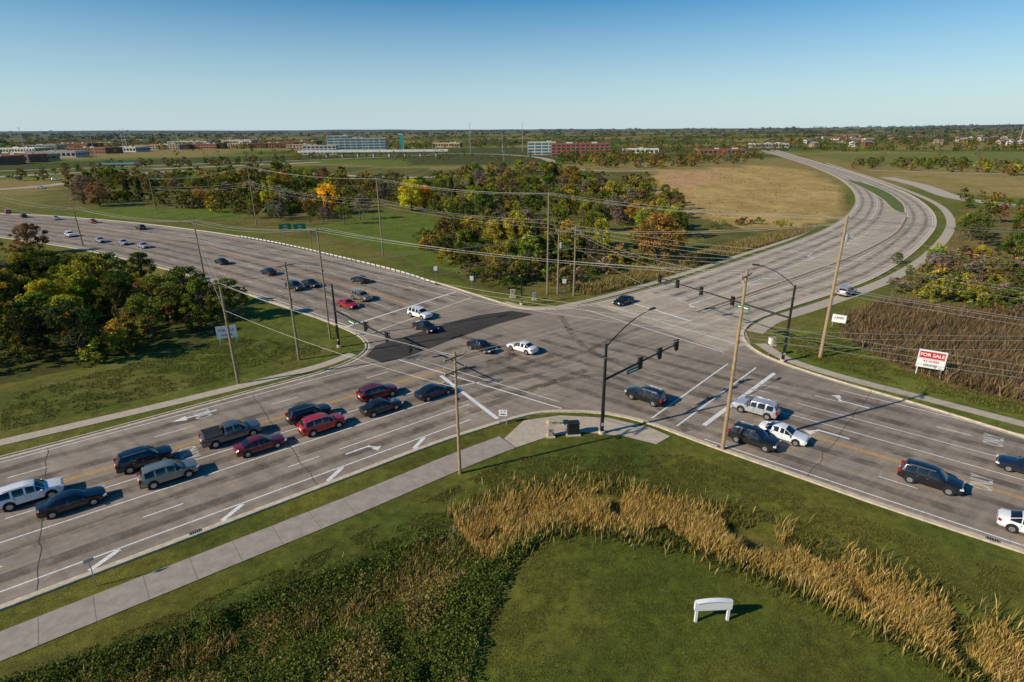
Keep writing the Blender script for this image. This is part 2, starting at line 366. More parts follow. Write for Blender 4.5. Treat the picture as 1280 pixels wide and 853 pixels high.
zone([(760,345),(900,310),(1010,280),(1055,255),(1062,268),(1000,292),(900,325),(800,358),(740,370)],(.20,.17,.06),1,(.30,.21,.095))
zone([(822,214),(960,208),(1010,214),(1045,232),(1062,250),(1040,272),(1000,284),(930,285),(860,268),(815,240)],(.50,.34,.16),1,(.38,.26,.115))
zone([(830,216),(900,213),(905,224),(850,240),(825,232)],(.50,.30,.18))
zone([(1085,214),(1280,214),(1500,230),(1500,262),(1280,250),(1160,238)],(.36,.25,.12),1,(.26,.21,.08))
zone([(1010,193),(1280,190),(1500,200),(1500,212),(1280,211),(1080,207)],(.17,.18,.055))
zone([(1110,352),(1175,310),(1200,262),(1500,265),(1500,420),(1290,410)],(.14,.125,.045),1,(.22,.155,.07))
zone([(1060,395),(1110,375),(1200,385),(1300,400),(1500,440),(1500,600),(1300,512),(1200,488),(1110,455),(1050,425)],(.15,.095,.05),1,(.20,.14,.07))
zone([(955,418),(1060,400),(1105,455),(1200,490),(1290,512),(1290,545),(1150,505),(1030,470),(985,450)],(.12,.155,.028),1,(.16,.175,.04))
nf=inpoly(X,Y,np.vstack([K_near,[[200,0],[-200,0]]]))[...,None]
lawn=np.array([.125,.128,.028])+ (nz3-.5)*np.array([.14,.07,.02]); C=np.where(nf&(D[...,None]<150),lawn,C)
zone([(0,925),(0,835),(200,778),(400,706),(560,652),(700,622),(760,640),(690,672),(640,712),(610,780),(585,860),(560,1100),(0,1100)],(.075,.095,.022),1,(.11,.11,.03))
lawn2=[(575,1100),(590,860),(612,782),(645,715),(700,672),(770,655),(860,660),(960,692),(1060,742),(1150,795),(1240,860),(1400,1100)]
zone(lawn2,(.092,.115,.021),1,(.135,.138,.030))
m=(D<120); q=np.full(X.shape,99.); q[m]=dist_poly(Xp[m],Yp[m],ditch); k=np.clip(1-(q-1.2)/1.6,0,1)[...,None]; C=C*(1-k)+np.array([.19,.14,.05])*k
k=np.clip((D-2500)/5000,0,.85)[...,None]; C=C*(1-k)+np.array([.11,.15,.20])*k  # aerial haze painted into the ground colour: bluer with distance
nyy,nxx=X.shape; idx=np.arange(nxx*nyy).reshape(nyy,nxx)
fc=np.stack([idx[:-1,:-1],idx[:-1,1:],idx[1:,1:],idx[1:,:-1]],-1).reshape(-1,4)
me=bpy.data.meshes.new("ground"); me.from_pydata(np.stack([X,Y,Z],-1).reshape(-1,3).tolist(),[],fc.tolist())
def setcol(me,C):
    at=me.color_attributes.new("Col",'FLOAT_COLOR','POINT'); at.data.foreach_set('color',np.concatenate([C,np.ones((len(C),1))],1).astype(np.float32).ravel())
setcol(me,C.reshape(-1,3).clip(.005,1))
mg,nt,b=newmat("ground_grass"); tc=nt.nodes.new('ShaderNodeTexCoord').outputs['Object']
at=nt.nodes.new('ShaderNodeVertexColor'); at.layer_name="Col"
o=at.outputs[0]
for s,lo,hi,dt in ((9,.55,1.45,4),(1.1,.62,1.32,5),(.15,.78,1.2,3)):
    f=tex(nt,s,dt,.75,tc); o=nmix(nt,o,ramp(nt,f,.33,.67,(lo,lo,lo*.95),(hi,hi,hi*.9)),1,'MULTIPLY')
nt.links.new(o,b.inputs['Base Color']); b.inputs['Roughness'].default_value=.95; b.inputs['Specular IOR Level'].default_value=.1
bn=nt.nodes.new('ShaderNodeBump'); bn.inputs['Strength'].default_value=.7; bn.inputs['Distance'].default_value=.12; nt.links.new(tex(nt,11,3,.8,tc),bn.inputs['Height']); nt.links.new(bn.outputs[0],b.inputs['Normal'])
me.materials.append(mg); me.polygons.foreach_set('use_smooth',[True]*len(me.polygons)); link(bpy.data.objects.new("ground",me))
# ------------------------------------------------------------------ vegetation
def leafmat(name,objcol):
    m,nt,b=newmat(name); at=nt.nodes.new('ShaderNodeVertexColor'); at.layer_name="Col"; o=at.outputs[0]
    if objcol:
        oi=nt.nodes.new('ShaderNodeObjectInfo'); o=nmix(nt,o,oi.outputs['Color'],1,'MULTIPLY')
    df=nt.nodes.new('ShaderNodeBsdfDiffuse'); tr=nt.nodes.new('ShaderNodeBsdfTranslucent'); mx=nt.nodes.new('ShaderNodeMixShader'); mx.inputs[0].default_value=.35
    nt.links.new(o,df.inputs[0]);nt.links.new(o,tr.inputs[0]);nt.links.new(df.outputs[0],mx.inputs[1]);nt.links.new(tr.outputs[0],mx.inputs[2])
    nt.links.new(mx.outputs[0],nt.nodes['Material Output'].inputs[0]); return m
M_LEAF=leafmat("foliage",True); M_VEG=leafmat("vegetation",False)
def leafquads(Cn,s,asp=.7,up=0.0):
    n=len(Cn); u=rng.normal(size=(n,3)); u/=np.linalg.norm(u,axis=1)[:,None]; w=rng.normal(size=(n,3)); v=np.cross(u,w); v/=np.linalg.norm(v,axis=1)[:,None]
    s=s[:,None]; u=u*s; v=v*s*asp
    return np.stack([Cn-u,Cn-v,Cn+u,Cn+v],1).reshape(-1,3)
def proto(name,seed,Ht,Rr,ncl,nl,ls,trunk=True,low=.25,cone=False):
    global rng
    rng=np.random.default_rng(seed); b=B(); cols=[]
    th_=Ht*.03+.04; 
    pts=[np.array([0,0,0.])]
    for i in range(4): pts.append(np.array([rng.normal(0,.05*Rr*i),rng.normal(0,.05*Rr*i),Ht*.85*(i+1)/4]))
    if trunk:
        for i in range(4): b.cyl(pts[i],pts[i+1],th_*(1-i*.22),th_*(1-(i+1)*.22),M_BARK,6,False)
    cl=[]
    lean=rng.normal(0,.15,2)
    for i in range(ncl):
        z=low+(1-low)*rng.random()**.8; a_=rng.random()*6.283
        if cone: rr=Rr*(1.05-z)*(.5+.5*rng.random())
        else:
            prof=math.sin(math.pi*min(1,max(.0,(z-low+.12)/(1.12-low)*.93+.05)))**.6; rr=Rr*prof*(.35+.75*rng.random()**.6)*(1+.25*math.sin(a_*2+seed))
        c=np.array([rr*math.cos(a_)+lean[0]*z*Rr,rr*math.sin(a_)+lean[1]*z*Rr,z*Ht*.94]); cl.append(c)
        if trunk and i%2==0:
            k=min(3,int(z*3)); base=pts[k]+(pts[k+1]-pts[k])*rng.random()*.6; base=np.minimum(base,[9,9,c[2]])
            b.cyl(base,c,th_*.35,.02,M_BARK,4,False)
    nb=len(b.v)
    cl=np.array(cl); P=[];S=[];K=[]
    for c in cl:
        cr=Rr*rng.uniform(.14,.32); m=int(nl*rng.uniform(.6,1.4)); q=rng.normal(size=(m,3)); q/=np.linalg.norm(q,axis=1)[:,None]; q*=(rng.random((m,1))**.45)*cr; q[:,2]*=.7
        P.append(c+q); S.append(ls*rng.uniform(.55,1.3,m)); tint=rng.uniform(.6,1.4)*np.array([rng.uniform(.85,1.2),1,rng.uniform(.8,1.1)]); K.append(tint*rng.uniform(.6,1.4,(m,1)))
    P=np.vstack(P);S=np.concatenate(S);K=np.vstack(K); V=leafquads(P,S); V[:,2]=np.maximum(V[:,2],.02)
    f0=[tuple(f) for f in b.f]; nq=len(P); F_=(np.arange(nq*4).reshape(-1,4)+nb).tolist()
    me=bpy.data.meshes.new(name); me.from_pydata(b.v+V.tolist(),[],f0+F_)
    setcol(me,np.vstack([np.ones((nb,3)),np.repeat(K,4,0)]) if nb else np.repeat(K,4,0))
    me.materials.append(M_BARK);me.materials.append(M_LEAF); me.polygons.foreach_set('material_index',[0]*len(f0)+[1]*nq); me.update(); return me
TP=[proto("tree_mesh",i+1,9+i%3,3.2+.5*(i%4),44,56,.26,low=.2+.06*(i%3)) for i in range(6)]
TN=[proto("tree_near_mesh",i+31,9.5,3.8,85,80,.19,low=.15) for i in range(4)]
TL=[proto("tree_far_mesh",i+11,9,3.8,28,22,.5,low=.12) for i in range(5)]
SP=[proto("shrub_mesh",i+21,2.6,1.9,22,34,.16,trunk=False,low=.05) for i in range(4)]
CP=[proto("conifer_mesh",41,11,2.6,70,40,.24,low=.08,cone=True)]
BARE=[proto("bare_tree_mesh",51+i,8,3.0,44,12,.13,low=.3) for i in range(2)]
rng=np.random.default_rng(99)
GRN=(.11,.15,.028);GR2=(.155,.185,.034);OLV=(.215,.19,.045);YEL=(.70,.48,.04);YGR=(.38,.34,.045);ORG=(.42,.22,.05);BRN=(.27,.18,.08);DRK=(.06,.09,.026);RUS=(.32,.11,.045);GRY=(.26,.21,.14)
def put(me,x,y,s,col,name,sz=None):
    o=bpy.data.objects.new(name,me); o.location=(x,y,float(hz(np.array([x]),np.array([y]))[0])-.05); o.rotation_euler[2]=random.random()*6.28
    k=s*random.uniform(.9,1.1); o.scale=(s*random.uniform(.85,1.15),s*random.uniform(.85,1.15),sz or k); j=[random.uniform(.8,1.2)*c for c in col]; o.color=(*j,1); link(o); return o
def sample(P,n):
    P=G(P) if not isinstance(P,np.ndarray) else P; lo=P.min(0);hi=P.max(0); out=[]
    A_=0
    while len(out)<n:
        q=rng.uniform(lo,hi,(max(64,n*3),2)); q=q[inpoly(q[:,0],q[:,1],P)]; out+=list(q); A_+=1
        if A_>60: break
    return np.array(out[:n])
RB=ROAD
def offroad(q,mg=4):
    k=~inpoly(q[:,0],q[:,1],RB)
    for K in (K_right,K_top,K_left): k&=dist_poly(q[:,0],q[:,1],K)>mg
    return q[k]
def forest(P,n,protos,cols,s0,s1,name,mg=5,clump=0):
    q=offroad(sample(P,n),mg)
    for x,y in q:
        if clump and float(fbm(np.array([x]),np.array([y]),clump,2)[0])<.42: continue
        put(random.choice(protos),x,y,random.uniform(s0,s1),random.choice(cols),name)
mixg=[GRN,GR2,GR2,OLV,OLV,YGR,BRN,GRY]
forest([(-260,330),(0,318),(100,334),(180,355),(250,382),(292,402),(250,424),(150,440),(60,458),(-260,500)],84,TN+TN+TP,[GRN,GR2,GR2,YGR,DRK,OLV,YGR,BRN],.4,.85,"deciduous_tree",5)
forest([(-260,330),(0,318),(100,334),(180,355),(260,382),(300,402),(260,430),(150,448),(60,466),(-260,510)],120,SP,[GRN,GR2,OLV,BRN,YGR],.7,1.5,"shrub",4)
for px,py,s,c in ((38,318,.95,BRN),(70,410,.8,YGR),(118,395,1.15,YGR),(150,405,.75,GRN),(30,440,.8,DRK),(255,402,.75,GR2),(288,400,.75,GR2),(205,398,.9,OLV),(60,370,1.05,GRN),(95,425,.6,ORG),(10,400,.9,DRK),(175,420,.6,OLV),(130,372,1.05,GR2),(232,385,.8,GRN)):
    x,y=gp(px,py); put(random.choice(TN),x,y,s,c,"deciduous_tree")
Wc1=[(85,245),(150,258),(240,264),(330,272),(400,272),(470,255),(560,262),(640,262),(720,255),(830,245),(800,225),(700,212),(600,218),(480,228),(400,214),(250,215),(100,225)]
forest(Wc1,620,TL+TP[:3]+BARE,mixg+[GR2,YGR,OLV],.5,1.05,"deciduous_tree",8,60)
forest(Wc1,280,SP,mixg,1.2,2.2,"shrub",8)
forest([(250,262),(320,280),(400,288),(480,272),(470,250),(380,240),(270,250)],60,TP+BARE,mixg+[YGR],.45,.8,"deciduous_tree",6)
forest([(480,268),(560,300),(560,335),(640,356),(720,350),(770,325),(700,288),(640,268),(560,262)],130,TP+BARE,[GR2,OLV,YGR,YGR,GRN,GR2,GRY],.4,.9,"deciduous_tree",5,30)
forest([(520,300),(560,340),(640,362),(720,357),(790,330),(700,288),(560,285)],200,SP,[GR2,OLV,YGR,BRN,GRN,GRY],.7,1.6,"shrub",3)
forest([(680,265),(830,300),(870,300),(850,258),(800,246),(720,250)],85,TP+BARE,mixg+[YGR,OLV],.55,1.0,"deciduous_tree",5)
forest([(760,348),(900,308),(1000,284),(960,278),(860,282),(760,300)],60,SP,[GR2,OLV,BRN,YGR],.5,1.1,"shrub",4,25)
for px,py,s,c in ((515,264,1.5,YEL),(530,262,1.0,YEL),(410,268,1.35,YEL),(402,250,.9,YGR),(642,325,1.2,YGR),(618,320,1.0,YGR),(660,330,.8,GR2),(820,330,1.25,ORG),(806,320,.9,BRN),(835,314,.95,YGR),(700,300,1.0,GR2),(745,290,.9,OLV),(775,275,1.0,YGR),(560,325,.7,GRN),(690,234,1.3,DRK),(715,230,1.2,ORG),(405,232,1.2,BRN),(250,258,.9,ORG),(105,255,1.3,GRY),(125,258,1.2,BRN),(762,262,1.1,YGR),(640,250,1,BRN),(665,270,1.1,GR2),(605,275,1.0,GR2),(740,310,1.0,GR2)):
    x,y=gp(px,py); put(random.choice(TN),x,y,s,c,"autumn_tree" if c in(YEL,ORG,RUS) else "deciduous_tree")
for px,py in ((160,250),(175,252),(565,250),(590,248),(695,228),(195,255)):
    x,y=gp(px,py); put(CP[0],x,y,1,DRK,"pine_tree")
forest([(1190,300),(1290,330),(1420,350),(1420,235),(1280,258),(1215,285)],75,TP+BARE,[GR2,GRN,OLV,BRN,YGR],.45,.85,"deciduous_tree",6)
forest([(1105,362),(1180,318),(1290,340),(1420,360),(1420,425),(1200,388)],170,SP,[GR2,OLV,BRN,GRY,YGR],.7,1.5,"shrub",6)
for px,py,s,c in ((1265,335,.9,GR2),(1245,350,.6,OLV),(1278,380,.8,GRN),(1250,392,.5,GR2),(1225,330,.5,YGR),(1275,300,.9,GRN),(1120,330,.3,GR2)):
    x,y=gp(px,py); put(random.choice(TN),x,y,s,c,"deciduous_tree")
forest([(1060,212),(1180,215),(1300,222),(1400,224),(1400,214),(1280,208),(1080,204)],80,TL,mixg,.6,.95,"deciduous_tree",10)
forest([(1190,262),(1300,272),(1400,280),(1400,245),(1200,246)],50,TL,mixg,.3,.6,"deciduous_tree",10)
forest([(700,208),(820,212),(960,202),(950,196),(700,199)],150,TL,mixg+[BRN,ORG],.6,1.0,"deciduous_tree",10)
forest([(0,222),(180,205),(400,198),(400,202),(180,214),(0,232)],70,TL,mixg,.5,.9,"deciduous_tree",10)
def cards(name,P,h,w,col,lean=.25,seg2=True):
    n=len(P); a_=rng.random(n)*6.283; z0=hz(P[:,0],P[:,1]); dx=np.cos(a_)*w/2;dy=np.sin(a_)*w/2; lx=rng.normal(0,lean,n)*h+.1*h;ly=rng.normal(0,lean,n)*h
    p0=np.stack([P[:,0]-dx,P[:,1]-dy,z0],1);p1=np.stack([P[:,0]+dx,P[:,1]+dy,z0],1)
    p2=np.stack([P[:,0]+dx*.8+lx*.5,P[:,1]+dy*.8+ly*.5,z0+h*.65],1);p3=np.stack([P[:,0]-dx*.8+lx*.5,P[:,1]-dy*.8+ly*.5,z0+h*.65],1)
    p4=np.stack([P[:,0]+lx,P[:,1]+ly,z0+h],1)
    V=np.stack([p0,p1,p2,p3,p4],1).reshape(-1,3); k=np.arange(n)[:,None]*5
    fs=(k+np.array([0,1,2,3])).tolist()+(k+np.array([3,2,4])).tolist()
    me=bpy.data.meshes.new(name); me.from_pydata(V.tolist(),[],fs)
    cc=np.repeat(col[:,None,:],5,1) if col.ndim==2 else col
    setcol(me,cc.reshape(-1,3)); me.materials.append(M_VEG); return link(bpy.data.objects.new(name,me))
def pick(n,cols,var=.25):
    c=np.array(cols)[rng.integers(0,len(cols),n)]; return c*rng.uniform(1-var,1+var,(n,1))
def tipped(base,tip): # stalk green below, golden head above
    n=len(base); return np.stack([base,base,tip,tip,tip],1)
s=resamp(ditch,400); 
def along(n,wd,t0=0,t1=1,bias=0):
    k=rng.uniform(t0,t1,n)*398; i=k.astype(int); nn_=normals(s); o_=rng.normal(0,wd,n)+bias; return s[i]+(s[i+1]-s[i])*(k-i)[:,None]+nn_[i]*o_[:,None]
GOLD=[(.72,.47,.15),(.62,.39,.11),(.52,.33,.09),(.36,.28,.07),(.80,.58,.24),(.22,.21,.05)]
P=along(48000,1.4,0,.60); dens=fbm(P[:,0],P[:,1],3,2); P=P[dens>.36]; n=len(P); hv=np.clip(.35+1.1*fbm(P[:,0],P[:,1],2.2,3),.3,1.3); cards("tall_reeds",P,rng.uniform(.75,1.35,n)*hv,rng.uniform(.03,.08,n),tipped(pick(n,[(.20,.20,.045),(.15,.17,.04),(.30,.21,.06)]),pick(n,GOLD)),.2)
P=along(7000,1.3,.58,1); P=P[fbm(P[:,0],P[:,1],2.5,2)>.42]; n=len(P); cards("dry_grass",P,rng.uniform(.3,.85,n),rng.uniform(.03,.07,n),pick(n,[(.50,.34,.13),(.28,.23,.06),(.17,.18,.04),(.38,.26,.10)]),.35)
P=along(16000,.9,0,.55,1.9); n=len(P); cards("ditch_weeds",P,rng.uniform(.2,.7,n),rng.uniform(.04,.09,n),pick(n,[(.11,.14,.028),(.17,.17,.045),(.085,.11,.024)]),.35)
P=along(12000,.8,0,.6,-2.2); P=P[fbm(P[:,0],P[:,1],2.5,2)>.42]; n=len(P); cards("ditch_weeds",P,rng.uniform(.15,.6,n),rng.uniform(.04,.09,n),pick(n,[(.12,.145,.03),(.18,.17,.045),(.26,.20,.06)]),.35)
P=sample([(590,640),(640,625),(670,632),(640,650),(590,662),(560,664)],4500); n=len(P); cards("flattened_dry_grass",P,rng.uniform(.2,.6,n),rng.uniform(.04,.08,n),pick(n,[(.7,.55,.33),(.58,.44,.25)]),.9)
WP=[(-60,1000),(-60,875),(0,852),(200,792),(400,716),(560,658),(680,620),(740,606),(720,650),(660,690),(630,730),(605,790),(585,860),(575,950)]
P=sample(WP,95000); m_=fbm(P[:,0],P[:,1],2.2,3); n=len(P); z=hz(P[:,0],P[:,1])+rng.random(n)*np.clip(m_*1.7-.35,.06,.8)
f5=fbm(P[:,0]+50,P[:,1],4,3)
cl=np.where((f5>.60)[:,None],pick(n,[(.20,.20,.05),(.28,.22,.065),(.36,.26,.09)],.35),pick(n,[(.11,.155,.028),(.155,.19,.036),(.09,.12,.024),(.20,.22,.05)],.35))
V=leafquads(np.column_stack([P,z]),rng.uniform(.04,.11,n)); me=bpy.data.meshes.new("weeds"); me.from_pydata(V.tolist(),[],np.arange(n*4).reshape(-1,4).tolist()); setcol(me,np.repeat(cl,4,0)); me.materials.append(M_VEG); link(bpy.data.objects.new("weeds",me))
def lawnblades(name,poly,n,h0,h1,w,cols,excl=True):
    P=sample(poly,n); 
    if excl: P=P[~inpoly(P[:,0],P[:,1],ROAD)]; P=P[dist_poly(P[:,0],P[:,1],np.array([Lp(-30,-4.1),Lp(34,-4.2)]))>1.6]
    f=fbm(P[:,0],P[:,1],1.5,3); P=P[f>.42]; n=len(P); g=fbm(P[:,0]+9,P[:,1],5,3)[:,None]; cards(name,P,rng.uniform(h0,h1,n),rng.uniform(w*.6,w,n),pick(n,cols,.35)*(.7+.6*g),.5)
LG=[(.135,.15,.03),(.11,.13,.025),(.19,.18,.05),(.15,.145,.035),(.25,.21,.075)]
lawnblades("lawn_grass",lawn2[1:-1]+[(1240,900),(590,900)],60000,.03,.09,.04,LG)
lawnblades("verge_grass",[(700,600),(860,570),(1280,720),(1300,760),(1280,790),(1080,700),(900,630),(760,603)],30000,.05,.14,.05,LG)
lawnblades("verge_grass",[(0,905),(0,855),(400,690),(640,572),(860,568),(760,600),(680,610),(400,716),(200,790)],24000,.05,.2,.05,LG)
lawnblades("verge_grass",[(0,500),(290,420),(420,436),(300,470),(0,540)],16000,.1,.35,.09,[(.12,.15,.03),(.19,.18,.05)])
lawnblades("verge_grass",[(985,425),(1060,405),(1110,458),(1280,505),(1280,520),(1100,476),(1000,447)],12000,.08,.3,.09,LG)
P=offroad(sample([(1050,400),(1110,378),(1200,388),(1300,402),(1450,440),(1450,580),(1300,508),(1200,485),(1110,452),(1050,420)],34000),3); n=len(P)
cards("brush",P,rng.uniform(.5,2.0,n)*(.4+fbm(P[:,0],P[:,1],7,2)),rng.uniform(.05,.14,n),pick(n,[(.20,.13,.07),(.28,.18,.10),(.15,.10,.06),(.15,.14,.045),(.36,.25,.13)],.3),.3)
P=offroad(sample([(700,362),(760,350),(900,308),(1010,282),(1030,285),(930,315),(800,355),(740,370)],14000),3); n=len(P); cards("tall_dry_grass",P,rng.uniform(.4,1.2,n),rng.uniform(.07,.16,n),pick(n,[(.42,.30,.13),(.30,.23,.08),(.18,.17,.04)]),.35)
P=sample([(822,214),(960,208),(1010,214),(1045,232),(1062,250),(1040,272),(1000,284),(930,285),(860,268),(815,240)],5000); P=P[fbm(P[:,0],P[:,1],14,2)>.5]; n=len(P); cards("tall_dry_grass",P,rng.uniform(.2,.6,n),rng.uniform(.2,.6,n),pick(n,[(.42,.29,.13),(.34,.25,.10)]),.9)
def farwood(name,n):
    px=rng.uniform(-120,1400,n); py=rng.uniform(168.5,203,n)-(px-640)*.007; pts=np.array([gp(a_,b_) for a_,b_ in zip(px,py)])
    d=np.hypot(*pts.T); f=fbm(pts[:,0]*.5,pts[:,1]*1.6,150,3); k=(f>.50-.13*np.clip((d-1200)/1500,0,1))&(d<9000)
    for ex in ([(822,214),(960,204),(1010,214),(1062,250)],[(955,192),(1020,192),(1110,225),(1000,215)],[(390,203),(700,205),(700,189),(390,189)],[(0,225),(90,225),(390,205),(390,186),(0,190)],[(1030,200),(1400,210),(1400,190),(1010,190)]):
        k&=~(inpoly(pts[:,0],pts[:,1],G(ex))&(rng.random(n)<.9))
    pts=pts[k]; d=d[k]; n=len(pts); m_=24; R_=np.clip(d*.0045,4,24); Hh=rng.uniform(5,13,n)*np.clip(d/2500,1,1.5)
    q=rng.normal(size=(n,m_,3)); q/=np.linalg.norm(q,axis=2)[...,None]; q*=rng.random((n,m_,1))**.4
    Cc=np.zeros((n,m_,3)); Cc[...,0]=pts[:,0,None]+q[...,0]*R_[:,None];Cc[...,1]=pts[:,1,None]+q[...,1]*R_[:,None]*.8;Cc[...,2]=(hz(pts[:,0],pts[:,1])+Hh*.5)[:,None]+q[...,2]*Hh[:,None]*.5
    base=np.array([GRN,GR2,OLV,BRN,YGR,DRK,ORG,GRY])[rng.choice(8,n,p=[.18,.18,.2,.16,.07,.1,.05,.06])]*.8; hzk=np.clip((d-1300)/5500,0,.8)[:,None]; base=base*(1-hzk)+np.array([.115,.15,.20])*hzk  # far crowns blended towards blue, distance haze put into their base colour
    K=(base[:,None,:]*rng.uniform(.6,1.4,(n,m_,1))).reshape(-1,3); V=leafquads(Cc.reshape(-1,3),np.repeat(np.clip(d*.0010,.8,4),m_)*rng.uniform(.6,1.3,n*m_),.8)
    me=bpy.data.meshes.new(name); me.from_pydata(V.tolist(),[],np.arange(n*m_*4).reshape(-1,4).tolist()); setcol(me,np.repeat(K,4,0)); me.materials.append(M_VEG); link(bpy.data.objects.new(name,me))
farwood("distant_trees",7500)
# ------------------------------------------------------------------ buildings
M_BRICK=mat("brick_red",(.30,.12,.08),.9,.15,.3); M_BGL=mat("curtain_glass",(.05,.15,.18),.2,.3,.05,spec=.7); M_PALE=mat("pale_panel",(.58,.54,.47),.8,.1,.1); M_ROOFG=mat("roof_grey",(.20,.18,.18),.9,.2,.1); M_ROOFW=mat("roof_white",(.68,.66,.62),.8,.1,.1); M_TAN=mat("tan_stucco",(.46,.33,.22),.9,.1,.1); M_WIN=mat("window_glass",(.03,.045,.06),.1,.1,.1,spec=.7); M_TEAL=mat("teal_panel",(.03,.28,.26),.5,.1,.1); M_DRED=mat("dark_red_roof",(.20,.05,.04),.9,.2,.1)
def building(name,px,py,w,d,h,wall,roof=M_ROOFG,yaw=0,storeys=3,glass=M_WIN,gable=False,bands=True):
    b=B(); x,y=gp(px,py); b.box((0,0,h/2),(w,d,h),wall)
    fh=h/storeys
    if bands:
        for s_ in range(storeys):
            z=fh*(s_+.55); nb=max(2,int(w/ (6 if glass is M_WIN else 9)))
            wf=.68 if glass is M_WIN else .88; hf=.5 if glass is M_WIN else .66
            for i in range(nb):
                xx=-w/2+(i+.5)*w/nb
                for sg in(-1,1): b.box((xx,sg*(d/2+.03),z),(w/nb*wf,.12,fh*hf),glass)
            nb=max(1,int(d/6))
            for i in range(nb):
                yy=-d/2+(i+.5)*d/nb
                for sg in(-1,1): b.box((sg*(w/2+.03),yy,z),(.12,d/nb*wf,fh*hf),glass)
    if gable:
        rh=d*.3; e=.5
        A=[(-w/2-e,-d/2-e,h),(w/2+e,-d/2-e,h),(w/2+e,d/2+e,h),(-w/2-e,d/2+e,h)]; r0=(-w/2-e,0,h+rh);r1=(w/2+e,0,h+rh)
        b.face([A[0],A[1],r1,r0],roof);b.face([A[2],A[3],r0,r1],roof);b.face([A[1],A[2],r1],wall);b.face([A[3],A[0],r0],wall)
    else:
        b.box((0,0,h+.06),(w-1,d-1,.1),roof)
        for sg in(-1,1): b.box((0,sg*(d/2-.1),h+.45),(w+.4,.5,.9),wall if wall is not M_BGL else M_PALE); b.box((sg*(w/2-.1),0,h+.45),(.5,d-.6,.9),wall if wall is not M_BGL else M_PALE)
        for i in range(max(1,int(w/25))): b.box((rng.uniform(-w/3,w/3),rng.uniform(-d/4,d/4),h+1.2),(rng.uniform(3,8),4,2.2),M_PALE)
    return b.obj(name,(x,y,0),yaw)
building("glass_office_building",455,190,75,40,21,M_PALE,storeys=5,glass=M_BGL,yaw=.15)
building("glass_office_building",425,190,34,38,25,M_PALE,storeys=6,glass=M_BGL,yaw=.15)
building("low_office_building",402,193,48,30,12,M_PALE,storeys=3,yaw=.15)
building("teal_tower",503,188,6,6,26,M_TEAL,storeys=5,bands=False)
building("blue_glass_building",677,193.5,38,30,16,M_PALE,storeys=4,glass=M_BGL,yaw=-.05)
building("brick_office_building",724,195.5,72,34,15,M_BRICK,storeys=4,yaw=-.05)
for px,py,w,d,h,wl,rf in ((12,203,70,30,8,M_BRICK,M_DRED),(45,201,40,30,7,M_TAN,M_DRED),(75,197,60,40,8,M_PALE,M_ROOFG),(120,192,70,40,9,M_BRICK,M_ROOFG),(160,190,60,40,8,M_PALE,M_ROOFW),(205,187,90,50,9,M_TAN,M_ROOFG),(262,186,60,40,10,M_BRICK,M_ROOFG),(300,185,70,40,9,M_TAN,M_ROOFG),(345,185,90,40,10,M_BRICK,M_ROOFG),(-20,206,60,40,8,M_BRICK,M_ROOFG),(378,187,50,30,9,M_TAN,M_ROOFG),(30,191,90,40,8,M_PALE,M_ROOFW),(240,181,120,50,9,M_PALE,M_ROOFW),(95,184,120,50,9,M_BRICK,M_ROOFG),(160,178,150,50,9,M_PALE,M_ROOFG),(560,184,60,30,8,M_TAN,M_ROOFG),(900,193,60,20,6,M_BRICK,M_ROOFG),(800,192,50,20,6,M_PALE,M_ROOFG),(960,185,60,30,7,M_PALE,M_ROOFW),(60,187,60,40,9,M_PALE,M_ROOFW),(130,183,70,40,9,M_TAN,M_ROOFG),(300,179,110,40,9,M_PALE,M_ROOFW),(380,181,90,40,9,M_BRICK,M_ROOFW)):
    building("shop_building",px,py,w,d,h,wl,rf,storeys=2 if h>8.5 else 1,yaw=random.uniform(-.2,.2))
# petrol station canopy: flat roof with fascia on slender columns
b=B(); b.box((0,0,5.6),(30,14,.9),M_PALE); b.box((0,0,6.1),(29.4,13.4,.1),M_TEAL); b.box((0,0,5.6),(30.2,14.2,.35),M_TEAL)
for xx in(-11,0,11):
    for yy in(-4,4): b.box((xx,yy,2.6),(.5,.5,5.2),M_PALE)
    b.box((xx,0,.9),(1.0,.6,1.8),M_ROOFW)
b.obj("petrol_station_canopy",(*gp(150,213),0),.2)
for i in range(60):
    px=random.uniform(1000,1290); py=random.uniform(170,187)-(px-640)*.007
    building("house",px,py,16,11,6.5,random.choice([M_PALE,M_TAN,M_BRICK,M_PALE]),random.choice([M_ROOFG,M_ROOFG,M_ROOFG,M_DRED]),yaw=random.uniform(0,3),storeys=2,gable=True)
dr=B()
def droad(pts,w,z=.03,m=M_CONC_ROAD): ribbon(dr,resamp(crom(G(pts)),60),w,z,m)
droad([(-60,240),(40,234),(110,226),(190,216),(260,213)],12,z=.031); droad([(-60,225),(60,218),(180,212),(330,206),(400,203)],16,z=.035)
droad([(300,212),(420,219),(520,222),(600,217),(660,210),(688,203),(672,197),(620,193),(540,192)],11); droad([(540,194),(400,200),(250,205),(60,212),(-60,216)],10,z=.039)
droad([(700,210),(760,214),(830,213)],6); droad([(1108,222),(1150,232),(1190,246),(1240,254),(1320,262)],9,m=M_WALK,z=.043); droad([(1085,213),(1180,216),(1300,219)],6,m=M_CONC_ROAD,z=.047)
dr.obj("highway")
ov=B(); p=gp(375,197); q=gp(560,195.5); dv=q-p; L=np.linalg.norm(dv); yw=math.atan2(dv[1],dv[0]); cx,cy=(p+q)/2
ov.box((cx,cy,6.6),(L,14,1.2),M_PALE,yw)
for sg in(-1,1):
    nn_=np.array([-math.sin(yw),math.cos(yw)])*7.1*sg; ov.box((cx+nn_[0],cy+nn_[1],7.4),(L,.3,2.4),M_ROOFW,yw)
for t in np.linspace(.08,.92,9): c=p+dv*t; ov.box((c[0],c[1],3),(1.5,11,6),M_PALE,yw)
